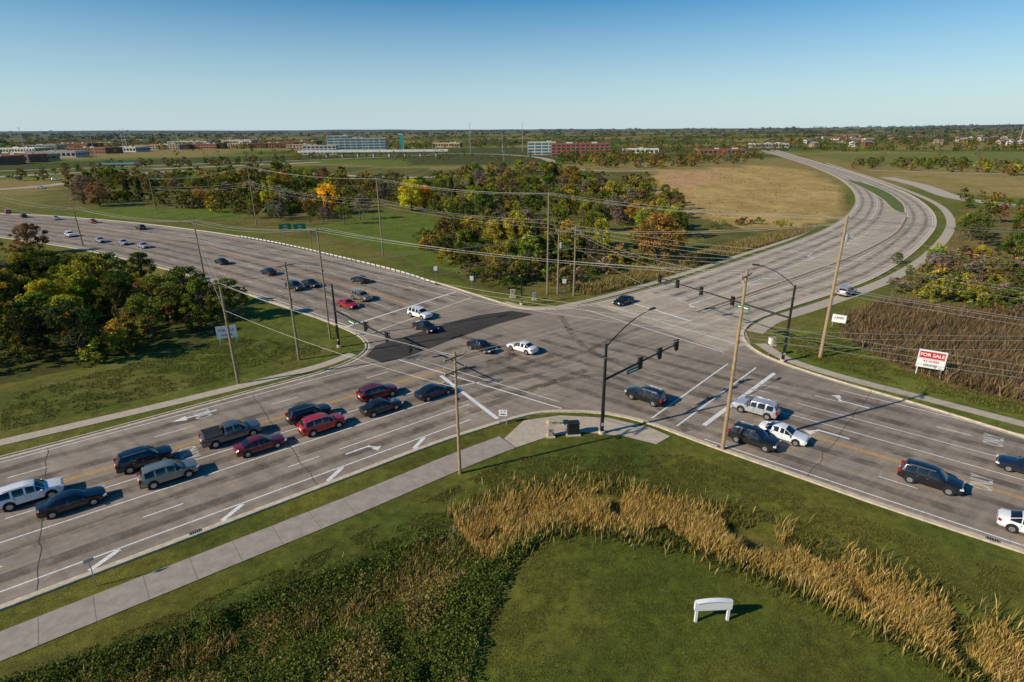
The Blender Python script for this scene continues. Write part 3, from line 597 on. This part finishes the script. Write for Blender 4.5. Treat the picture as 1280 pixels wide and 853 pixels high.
ov.obj("highway_overpass")
# ------------------------------------------------------------------ street furniture
POLES={}
def upole(key,base,top,arm=True,wood=M_WOOD,r=.2,yaw=None,arms=1,transf=False):
    x,y=gp(*base); h=height_at((x,y),*top); b=B(); b.cyl((0,0,-.3),(0,0,h),r,r*.62,wood,10)
    yw=math.atan2(Rn[1],Rn[0]) if yaw is None else yaw
    if arm:
        for k in range(arms):
            z=h-.5-1.3*k; b.box((0,.0,z),(2.6,.13,.14),wood,yw)
            for o_ in (-1.2,-.5,.5,1.2): b.cyl((math.cos(yw)*o_,math.sin(yw)*o_,z+.07),(math.cos(yw)*o_,math.sin(yw)*o_,z+.32),.05,.04,M_INS,6)
            for sg in(-1,1): b.cyl((math.cos(yw)*.9*sg,math.sin(yw)*.9*sg,z-.05),(0,0,z-.7),.03,.03,M_GALV,4)
    if transf: b.cyl((.42,0,h-3.4),(.42,0,h-2.3),.27,.27,M_CERT,10); b.box((.2,0,h-2.8),(.3,.1,.1),M_GALV)
    b.cyl((.17,0,h*.62),(.17,0,h*.62+.25),.06,.06,M_BLK,6); b.box((-.05,.16,1.6),(.2,.05,.3),M_GALV)
    POLES[key]=(x,y,h,yw); return b.obj("utility_pole",(x,y,0))
upole('a',(298,480),(272,350)); upole('b',(374,450),(350,328)); upole('c',(257,354),(243,275)); upole('d',(413,424),(398,284),r=.17)
upole('e',(479,322),(471,222)); upole('f',(321,283),(312,207)); upole('g',(575,592),(562,440),arms=2,wood=M_WOOD2,r=.16); upole('h',(684,368),(685,240),arm=False)
upole('i',(697,368),(700,288),transf=True); upole('j',(717,370),(720,283),arms=2); upole('k',(903,562),(929,338),wood=M_WOOD2,r=.2); upole('l',(1025,447),(1066,270),arm=False,wood=M_WOOD2,r=.25,transf=True)
upole('m',(104,308),(92,258),arm=False); upole('n',(128,252),(118,205)); upole('o',(390,315),(388,276),arm=False,r=.12)
upole('p',(-60,330),(-75,262),arm=False)
POLES['R1']=(78,38,12,0); POLES['R2']=(112,92,15,0); POLES['L1']=(-290,300,13,0); POLES['L2']=(-150,245,13,0); POLES['R3']=(95,60,13,0)
for kk in('R1','R2','R3','L1','L2'):
    x,y,h,_=POLES[kk]; bb=B(); bb.cyl((0,0,-.3),(0,0,h),.22,.14,M_WOOD,8); bb.box((0,0,h-.5),(2.4,.13,.14),M_WOOD,.9); bb.obj("utility_pole",(x,y,0))
wb=B()
def wire(p,q,sag,r=.022):
    n=18; pr=None
    for i in range(n+1):
        t=i/n; c=np.array(p)*(1-t)+np.array(q)*t; c[2]-=sag*4*t*(1-t)
        if pr is not None: wb.cyl(pr,c,r,r,M_WIRE,4,False)
        pr=c
def span(a_,b_,hs,offs,r=.017,sg=.016):
    A_=POLES[a_];Bq=POLES[b_]; L=math.hypot(A_[0]-Bq[0],A_[1]-Bq[1]); n_=np.array([-(Bq[1]-A_[1]),Bq[0]-A_[0]])/L
    for h_,o_ in zip(hs,offs): wire((A_[0]+n_[0]*o_,A_[1]+n_[1]*o_,A_[2]*h_),(Bq[0]+n_[0]*o_,Bq[1]+n_[1]*o_,Bq[2]*h_),L*sg*random.uniform(.7,1.3),r)
hi=([.985,.985,.985,.74,.70,.66],[-1.1,0,1.1,.15,.15,.15])
for ch in (['L2','f','e','h','l','R2'],['p','m','c','d','k','R1']):
    for u,v in zip(ch[:-1],ch[1:]): span(u,v,*hi)
span('c','a',[.97,.7],[0,0]); span('a','b',[.97,.7],[0,0]) ; span('a','g',[.97,.93,.72],[0,.6,0]); span('g','k',[.97,.93,.72],[0,.6,0]); span('b','j',[.97,.97,.75,.7],[-.6,.6,0,0])
span('j','k',[.97,.9,.72],[-.5,.5,0]); span('k','l',[.95,.9,.7],[-.5,.5,0]); span('j','l',[.95,.95,.7,.66],[-.6,.6,0,0]); span('l','R3',[.9,.72,.68,.64],[0,0,.3,0]); span('h','i',[.9,.7],[0,0]); span('i','j',[.97,.7],[0,0]); span('k','R3',[.7,.66,.62],[0,.2,.3]); span('L1','m',[.95,.9,.75],[-.5,.5,0]); span('l','R2',[.75,.7,.6],[0,.3,0])
wb.obj("power_lines")
def sighead(b,p,d):
    d=np.array([d[0],d[1]])/math.hypot(*d); yw=math.atan2(d[1],d[0]); p=np.array(p)
    b.box(p,(.24,.38,1.15),M_BLK,yw); b.box(p-np.array([*d,0])*.1,(.03,.62,1.4),M_BLK,yw)
    for i,m_ in enumerate((M_LR,M_LY,M_LG)):
        c=p+np.array([*(d*.125),.36-.36*i]); b.cyl(c,c+np.array([*(d*.02),0]),.13,.13,m_,10); 
        for t in np.linspace(0,math.pi,5)[:-1]:
            u=np.array([-d[1],d[0],0]); t2=t+math.pi/4; q0=c+u*math.cos(t)*.15+np.array([0,0,math.sin(t)*.15]); q1=c+u*math.cos(t2)*.15+np.array([0,0,math.sin(t2)*.15]); e=np.array([*(d*.26),0]); b.face([q0,q1,q1+e,q0+e],M_BLK)
def mast(base,top,arm_end,arm_z,fr,face,lum=None,sign=None,r=.2,az0=None):
    x,y=gp(*base); h=height_at((x,y),*top); b=B(); b.cyl((x,y,0),(x,y,.35),.36,.34,M_KERB,12); b.cyl((x,y,.3),(x,y,h),r,r*.65,M_BLK,12)
    e=hp(*arm_end,arm_z); s_=np.array([x,y,arm_z-.6 if az0 is None else az0]); b.cyl(s_,e,.14,.07,M_BLK,8)
    for t in fr:
        c=s_*(1-t)+e*t; sighead(b,c+np.array([0,0,-.1]),face)
    if sign: 
        c=s_*(1-sign)+e*sign; dv=e-s_; yw=math.atan2(dv[1],dv[0]); b.box(c+np.array([0,0,-.55]),(2.2,.05,.5),M_SIGG,yw); b.box(c+np.array([0,0,-.55]),(1.7,.07,.16),M_SIGW,yw)
    if lum:
        l=hp(*lum[:2],lum[2]); top_=np.array([x,y,h-.3]); pr=top_; n_=8
        for i in range(1,n_+1):
            t=i/n_; c=top_*(1-t)+l*t; c[2]+=.55*math.sin(math.pi*t); b.cyl(pr,c,.075-.03*t,.07-.03*t,M_BLK,6,False); pr=c
        dv=l-top_; b.box(l+np.array([0,0,-.02]),(.9,.34,.16),M_BLK,math.atan2(dv[1],dv[0]))
    b.box((x+.0,y-.28,2.6),(.3,.25,.5),M_BLK); b.box((x,y-.25,1.2),(.2,.12,.3),M_BEIGE)
    b.obj("traffic_signal")
mast((752,542),(755,430),(848,429),6.8,(.45,.72,.97),np.array([-Ld[1],Ld[0]]),(816,386,12.0),.36)
mast((978,452),(993,356),(822,347),6.9,(.38,.62,.82,.98),-Rn,(945,331,13.2),.30)
mast((424,434),(418,355),(515,436),6.3,(.45,.72,.97),Ld,None,.25)
mast((652,381),(652,338),(592,347),6.5,(.5,.97),Rd,None,None,r=.15)
def panel(name,base,w,h,z0,face,mats=(M_SIGW,),text=None,posts=2):
    x,y=base; yw=math.atan2(face[1],face[0])+math.pi/2; b=B()
    off=[0] if posts==1 else [-w*.42,w*.42]
    for o_ in off: b.box((o_,0,(z0+h)/2),(.1,.1,z0+h) if posts>1 else (.06,.06,z0+h),M_SIGW if name.startswith("for") else M_GALV)
    b.box((0,-.09,z0+h/2),(w,.05,h),mats[0])
    if len(mats)>1: b.box((0,-.118,z0+h*.72),(w*.9,.012,h*.36),mats[1])
    o=b.obj(name,(x,y,0),yw)
    if text:
        for k,(tx,sz,zz,mm) in enumerate(text):
            c=bpy.data.curves.new("lettering",'FONT'); c.body=tx; c.size=sz; c.align_x='CENTER'; c.align_y='CENTER'; c.materials.append(mm); c.offset=.01
            t=link(bpy.data.objects.new("lettering",c)); t.parent=o; t.location=(0,-.135,z0+h*zz); t.rotation_euler[0]=math.pi/2
    return o
panel("for_sale_sign",gp(1159,470),3.0,2.4,1.1,(-.55,-.83),(M_SIGW,M_SIGR),[("FOR SALE",.6,.72,M_SIGW),("4.2 ACRES",.38,.38,M_SIGR),("555-0100",.38,.15,M_BLK)])
panel("white_notice_sign",gp(1047,409),2.0,1.3,.8,(-.6,-.8),(M_SIGW,),[("LAND",.5,.6,M_BLK)])
panel("for_sale_sign",gp(286,430),2.8,1.9,1.0,(.35,-.93),(M_SIGW,),[("FOR SALE",.5,.65,M_SIGR),("ACREAGE",.35,.25,M_BLK)])
for px in(358,376): panel("highway_guide_sign",gp(px,295),3.6,2.1,1.6,(.3,-.95),(M_SIGG,),[("I-75",.7,.65,M_SIGW),("NORTH",.4,.3,M_SIGW)])
panel("speed_limit_sign",gp(1202,296),1.2,1,1.5,(-.6,-.8),(M_SIGR,),posts=1)
panel("lane_use_sign",gp(629,530),.9,.75,1.0,(-.1,-1),(M_SIGW,),[("ONLY",.22,.3,M_BLK),("^  ^",.3,.7,M_BLK)],posts=2)
panel("street_sign",gp(121,733),.6,.25,2.2,(.7,-.7),(M_GALV,),posts=1)
for px,py in((590,362),(705,366),(545,349),(960,446)): panel("traffic_sign",gp(px,py),.75,.9,1.9,(.1,-1) if px<900 else (-1,0),(M_SIGW,),posts=1)
b=B(); x0,y0=gp(889,776)
w=2.35
for sx in(-1,1): b.box((sx*(w/2-.12),0,.48),(.16,.16,.96),M_SIGW)
n=12
for i in range(n):
    xa=-w/2+w*i/n; xb=-w/2+w*(i+1)/n; za=1.62+.12*(1-(2*xa/w)**2); zb=1.62+.12*(1-(2*xb/w)**2)
    for yy,s_ in((-.1,1),(.1,-1)): b.face([(xa,yy,.98),(xb,yy,.98),(xb,yy,zb),(xa,yy,za)][::s_],M_SIGW)
    b.face([(xa,-.16,za),(xb,-.16,zb),(xb,.16,zb),(xa,.16,za)],M_SIGW); b.face([(xa,-.16,za-.07),(xb,-.16,zb-.07),(xb,-.16,zb),(xa,-.16,za)],M_SIGW); b.face([(xa,.16,za-.07),(xb,.16,zb-.07),(xb,.16,zb),(xa,.16,za)][::-1],M_SIGW)
b.box((0,0,.97),(w,.18,.05),M_SIGW); b.box((-w/2-.03,0,1.3),(.05,.2,.64),M_SIGW); b.box((w/2+.03,0,1.3),(.05,.2,.64),M_SIGW)
b.obj("blank_lawn_sign",(x0,y0,0),.05)
def cabinet(px,py,sz,m_,name="control_cabinet"):
    b=B(); w,d,h=sz; b.box((0,0,.08),(w+.3,d+.3,.16),M_KERB); b.box((0,0,.16+h/2),(w,d,h),m_); b.box((0,0,.16+h+.05),(w+.08,d+.08,.1),m_); b.box((0,-d/2-.015,.16+h*.5),(w*.85,.03,h*.85),m_); b.box((w*.3,-d/2-.04,.16+h*.5),(.05,.03,.2),M_BLK)
    for k in range(4): b.box((-w*.1,-d/2-.035,.16+h*.75+.04*k),(w*.35,.012,.018),M_BLK)
    x,y=gp(px,py); b.obj(name,(x,y,0),.1)
cabinet(716,543,(1.2,.8,1.2),M_TRIM); cabinet(688,546,(.6,.5,.8),M_BEIGE); cabinet(694,530,(1.5,.9,.25),M_BEIGE,"utility_vault"); cabinet(641,372,(.9,.6,1.3),M_BEIGE); cabinet(668,375,(.6,.5,1.2),M_GALV); cabinet(966,432,(.5,.4,1.0),M_BEIGE)
b=B(); x,y=gp(967,428); b.cyl((x,y,0),(x,y,1.1),.06,.06,M_GALV,6); b.box((x,y,1.15),(.2,.1,.3),M_BLK); b.obj("pedestrian_push_button")
gr=B(); GP=sub(crom(G([(305,297),(360,307),(430,323),(500,340),(550,356)])),0,1e9,2.0); GP=offset(GP,-1.2)
for i in range(len(GP)):
    gr.box((*GP[i],.38),(.15,.15,.76),M_WOOD)
    if i<len(GP)-1:
        p,q=GP[i],GP[i+1]; n_=np.array([-(q-p)[1],(q-p)[0]])/np.linalg.norm(q-p)*.1
        zs=[(.44,.0),(.52,.06),(.6,.0),(.68,.06),(.76,.0)]
        for (z0,o0),(z1,o1) in zip(zs[:-1],zs[1:]):
            A0=n_*(1+o0*10);A1=n_*(1+o1*10); gr.face([(*(p+A0),z0),(*(q+A0),z0),(*(q+A1),z1),(*(p+A1),z1)],M_RAIL)
gr.obj("guardrail")
for bx,tx in (((588,192),(587,154)),((653,190),(652,148)),((36,205),(35,160)),((157,196),(156,162)),((120,200),(119,168)),((458,196),(458,165)),((628,190),(628,166)),((160,190),(160,160)),((1272,186),(1272,158)),((505,190),(505,168)),((545,192),(545,172)),((225,190),(225,168)),((630,215),(630,190))):
    x,y=gp(*bx); h=min(42,height_at((x,y),*tx)); d=math.hypot(x,y); r=max(.16,d*.0005); b=B(); b.cyl((0,0,0),(0,0,h),r,r*.5,M_GALV,6)
    for k in range(6): b.box((math.cos(k)*.9,math.sin(k)*.9,h),(.7,.4,.3),M_GALV,k)
    b.cyl((0,0,h-.1),(0,0,h+.05),1,1,M_GALV,8); b.obj("high_mast_light",(x,y,0))
# ------------------------------------------------------------------ vehicles
PAINT={}
for nme,c,mt in(('black',(.012,.013,.015),.2),('white',(.78,.78,.77),0),('silver',(.55,.56,.57),.4),('grey',(.14,.145,.15),.5),('darkred',(.16,.01,.014),.2),('red',(.45,.015,.02),.1),('greengrey',(.24,.26,.22),.4),('tan',(.28,.23,.16),.4),('navy',(.015,.022,.045),.3)):
    PAINT[nme]=mat("car_paint_"+nme,c,.28,.02,1,metal=mt,coat=.8,spec=.5)
ST={
'sedan':([(2.38,.66,.32,.52,.56,.58),(2.28,.83,.22,.64,.70,.72),(1.9,.90,.20,.74,.76,.84),(1.05,.91,.20,.86,.74,.96),(.25,.91,.20,.92,.60,1.40),(-.2,.91,.20,.93,.60,1.45),(-.29,.91,.20,.93,.60,1.45),(-.95,.91,.20,.95,.59,1.40),(-1.68,.90,.22,.97,.66,1.09),(-2.15,.87,.24,.92,.70,1.04),(-2.36,.76,.32,.78,.62,.88)],{3:'TS',4:'S',6:'S',7:'TS'},(1.45,-1.4),.33),
'suv':([(2.36,.72,.36,.70,.64,.76),(2.25,.87,.28,.84,.76,.94),(1.85,.93,.26,.92,.80,1.03),(1.15,.94,.26,1.02,.78,1.11),(.50,.94,.26,1.05,.68,1.60),(-.15,.94,.26,1.06,.68,1.70),(-.24,.94,.26,1.06,.68,1.70),(-1.05,.94,.26,1.08,.67,1.70),(-1.14,.94,.26,1.08,.67,1.70),(-1.92,.93,.28,1.10,.65,1.64),(-2.22,.92,.30,1.10,.72,1.14),(-2.34,.86,.36,.92,.74,.96)],{3:'TS',4:'S',6:'S',8:'S',9:'T'},(1.45,-1.4),.37),
'pickup':([(2.85,.78,.42,.80,.70,.90),(2.75,.93,.34,.95,.80,1.06),(2.3,.98,.32,1.02,.86,1.14),(1.45,.98,.32,1.10,.84,1.20),(.75,.98,.32,1.14,.70,1.78),(.15,.98,.32,1.14,.70,1.86),(.06,.98,.32,1.14,.70,1.86),(-.62,.98,.32,1.15,.70,1.82),(-.85,.98,.34,1.13,.86,1.17),(-2.72,.98,.36,1.13,.88,1.17),(-2.82,.94,.42,1.05,.86,1.10)],{3:'TS',4:'S',6:'S',7:'T'},(1.85,-1.8),.40)}
_cars={}
def carmesh(kind,color):
    if (kind,color) in _cars: return _cars[kind,color]
    sts,tags,wx,wr_=ST[kind]; bm=bmesh.new(); rings=[]
    for x,w,zb,belt,gw,top in sts:
        half=[(.86*w,zb),(w*.985,zb+.14),(w,(zb+belt)/2+.06),(.965*w,belt),(gw,top),(gw*.5,top+.035)]
        pts=[(0,zb)]+half+[(0,top+.045)]+[(-a_,z) for a_,z in half[::-1]]
        rings.append([bm.verts.new((x,y,z)) for y,z in pts])
    n=len(rings[0]); bed=[]; gl=[]; 
    for i in range(len(rings)-1):
        tg=tags.get(i,'')
        tf=[]
        for k in range(n):
            k2=(k+1)%n; f=bm.faces.new((rings[i][k],rings[i][k2],rings[i+1][k2],rings[i+1][k])); f.material_index=0
            if k in(0,n-1): f.material_index=2
            if k in(1,n-2) : f.material_index=2 if kind!='sedan' else 0
            if k in(4,n-5) and 'S' in tg: gl.append([f])
            if k in(5,6,7,8): tf.append(f)
        if 'T' in tg: gl.append(tf)
        if kind=='pickup' and i==8: bed=tf
    f=bm.faces.new(rings[0][::-1]); f.material_index=0; bm.faces.new(rings[-1]).material_index=0
    for g in gl:
        bmesh.ops.inset_region(bm,faces=g,thickness=.045,depth=-.008)
        for f in g: f.material_index=1
    if bed:
        bmesh.ops.inset_region(bm,faces=bed,thickness=.09,depth=0); bmesh.ops.inset_region(bm,faces=bed,thickness=.01,depth=-.45)
        for f in bed: f.material_index=2
    bmesh.ops.recalc_face_normals(bm,faces=bm.faces)
    for f in bm.faces: f.smooth=f.material_index in(0,1)
    me=bpy.data.meshes.new(kind); bm.to_mesh(me); bm.free(); me.set_sharp_from_angle(angle=math.radians(32))
    mats=[PAINT[color],M_GLASS,M_TRIM,M_HEAD,M_TAIL,M_TIRE,M_RIM]
    b=B(); W=max(s_[1] for s_ in sts); Lf=sts[1][0]; Lr=sts[-2][0]; zf=sts[1][5]; zr=sts[-2][3]
    for x in wx:
        for sg in(-1,1):
            b.cyl((x,sg*(W-.24),wr_+.06),(x,sg*(W+.006),wr_+.06),wr_+.08,wr_+.08,M_TRIM,20)
            b.cyl((x,sg*(W-.23),wr_),(x,sg*(W+.022),wr_),wr_,wr_*.97,M_TIRE,18); b.cyl((x,sg*(W),wr_),(x,sg*(W+.03),wr_),wr_*.66,wr_*.62,M_RIM,12)
            for k in range(5): t=k*1.2566; b.box((x+math.cos(t)*wr_*.3,sg*(W+.032),wr_+math.sin(t)*wr_*.3),(.04,.01,.04),M_TRIM)
    for sg in(-1,1):
        b.box((Lf-.02,sg*(W*.74),zf-.12),(.28,.34,.15),M_HEAD,sg*.35*-1); b.box((Lr-.06,sg*(W*.80),zr-.12),(.22,.26,.2 if kind=='sedan' else .38),M_TAIL,sg*.25)
        xm=sts[3][0]-.25; b.box((xm,sg*(W+.09),sts[3][3]+.07),(.16,.2,.14),PAINT[color])
        b.box((.1,sg*(W+.002),sts[5][3]-.2),(.012,.012,.55),M_TRIM); b.box((-.95,sg*(W+.002),sts[5][3]-.2),(.012,.012,.5),M_TRIM) ; b.box((1.0,sg*(W+.002),sts[5][3]-.25),(.012,.012,.5),M_TRIM)
        for xd in(-.1,-.85): b.box((xd-.1,sg*(W+.01),sts[5][3]-.1),(.16,.03,.03),M_RIM)
        if kind=='suv': b.box((-.7,sg*.62,1.755),(1.9,.04,.04),M_RIM)
    b.box((Lf+.05,0,zf-.2),(.1,W*.95,.16),M_TRIM); b.box((Lf+.07,0,.36),(.1,W*1.3,.14),M_TRIM); b.box((Lr-.17,0,zr-.28),(.06,.5,.15),M_SIGW); b.box((Lr-.13,0,.4),(.14,W*1.5,.14),M_TRIM)
    m2=b.mesh("x"); remap={}
    for m_ in b.mats:
        if m_ not in mats: mats.append(m_)
        remap[m_]=mats.index(m_)
    for p in m2.polygons: p.material_index=remap[b.mats[b.m[p.index]]]
    bm2=bmesh.new(); bm2.from_mesh(me); bm2.from_mesh(m2); bm2.to_mesh(me); bm2.free()
    for m_ in mats: me.materials.append(m_)
    _cars[kind,color]=me; return me
def car(px,py,kind,color,d,s=1.0):
    x,y=gp(px,py); d=np.array(d); o=bpy.data.objects.new({'sedan':'car','suv':'suv','pickup':'pickup_truck'}[kind],carmesh(kind,color)); o.location=(x,y,.025); o.rotation_euler[2]=math.atan2(d[1],d[0])+random.uniform(-.02,.02); o.scale=(s,s,s); link(o)
for px,py,k,c in((40,625,'suv','white'),(183,581,'suv','black'),(291,549,'pickup','grey'),(388,524,'suv','black'),(473,497,'suv','darkred'),(92,634,'sedan','black'),(213,599,'suv','greengrey'),(326,562,'sedan','darkred'),(404,537,'suv','red'),(477,514,'sedan','black'),(543,495,'sedan','navy')):
    car(px,py,k,c,Ld)
for px,py,k,c,d in((602,438,'sedan','black',Rd),(653,439,'sedan','white',-Rd+np.array([-.3,0.25])),(807,501,'suv','black',-Rd),(525,397,'suv','white',Rd),(532,413,'sedan','black',Rd),
  (450,353,'sedan','black',-Rd),(452,375,'suv','tan',Rd),(435,384,'sedan','red',Rd),(369,362,'suv','black',Rd),(389,358,'sedan','black',Rd),(336,343,'sedan','black',-Rd),(277,330,'sedan','black',-Rd),
  (88,296,'suv','white',Rd),(126,303,'sedan','silver',Rd),(155,306,'sedan','silver',Rd),(180,310,'sedan','silver',Rd),(176,287,'suv','black',-Rd),(70,275,'sedan','silver',-Rd),(10,267,'suv','red',-Rd),(116,279,'sedan','red',-Rd),(30,272,'sedan','black',-Rd),
  (941,555,'suv','black',Rd),(978,548,'sedan','white',Rd),(945,517,'suv','silver',-Rd),(1161,606,'suv','black',Rd),(1285,592,'sedan','navy',-Rd),(1292,668,'sedan','white',Rd)):
    car(px,py,k,c,d)
dUR=gp(930,340)-gp(850,370)
car(779,380,'sedan','black',-dUR); car(1058,369,'suv','silver',gp(1090,352)-gp(1040,372))
for px,py,k,c in((345,205,'suv','white'),(330,206,'sedan','silver'),(52,236,'sedan','silver'),(12,222,'sedan','black'),(70,226,'suv','silver')): car(px,py,k,c,(1,.1))
# ------------------------------------------------------------------ light
w=bpy.data.worlds.new("World"); sc.world=w; w.use_nodes=True; nt=w.node_tree; bg=nt.nodes['Background']
sk=nt.nodes.new('ShaderNodeTexSky'); sk.sky_type='NISHITA'; sk.sun_disc=False
el=math.radians(30); sh=np.array([.92,.39]); sh/=np.linalg.norm(sh); sd=Vector((-sh[0]*math.cos(el),-sh[1]*math.cos(el),math.sin(el)))
sk.sun_elevation=el; sk.sun_rotation=math.atan2(sd.x,sd.y)%(2*math.pi); sk.air_density=1.0; sk.dust_density=.2; sk.ozone_density=3.0; sk.altitude=100
hs=nt.nodes.new('ShaderNodeHueSaturation'); hs.inputs['Saturation'].default_value=1.5; nt.links.new(sk.outputs[0],hs.inputs['Color'])
g=nt.nodes.new('ShaderNodeTexCoord'); sx=nt.nodes.new('ShaderNodeSeparateXYZ'); nt.links.new(g.outputs['Generated'],sx.inputs[0])
rp=ramp(nt,sx.outputs[2],.0,.20,(.8,.8,.8),(0,0,0))
o=nmix(nt,hs.outputs[0],(5.0,6.8,8.0,1),rp); nt.links.new(o,bg.inputs[0]); bg.inputs[1].default_value=.10
sl=bpy.data.lights.new("sun",'SUN'); sl.energy=5.0; sl.angle=math.radians(.5); sl.color=(1,.89,.72); so=link(bpy.data.objects.new("sun",sl)); so.rotation_euler=(-sd).to_track_quat('-Z','Y').to_euler()
print("objects",len(bpy.data.objects))
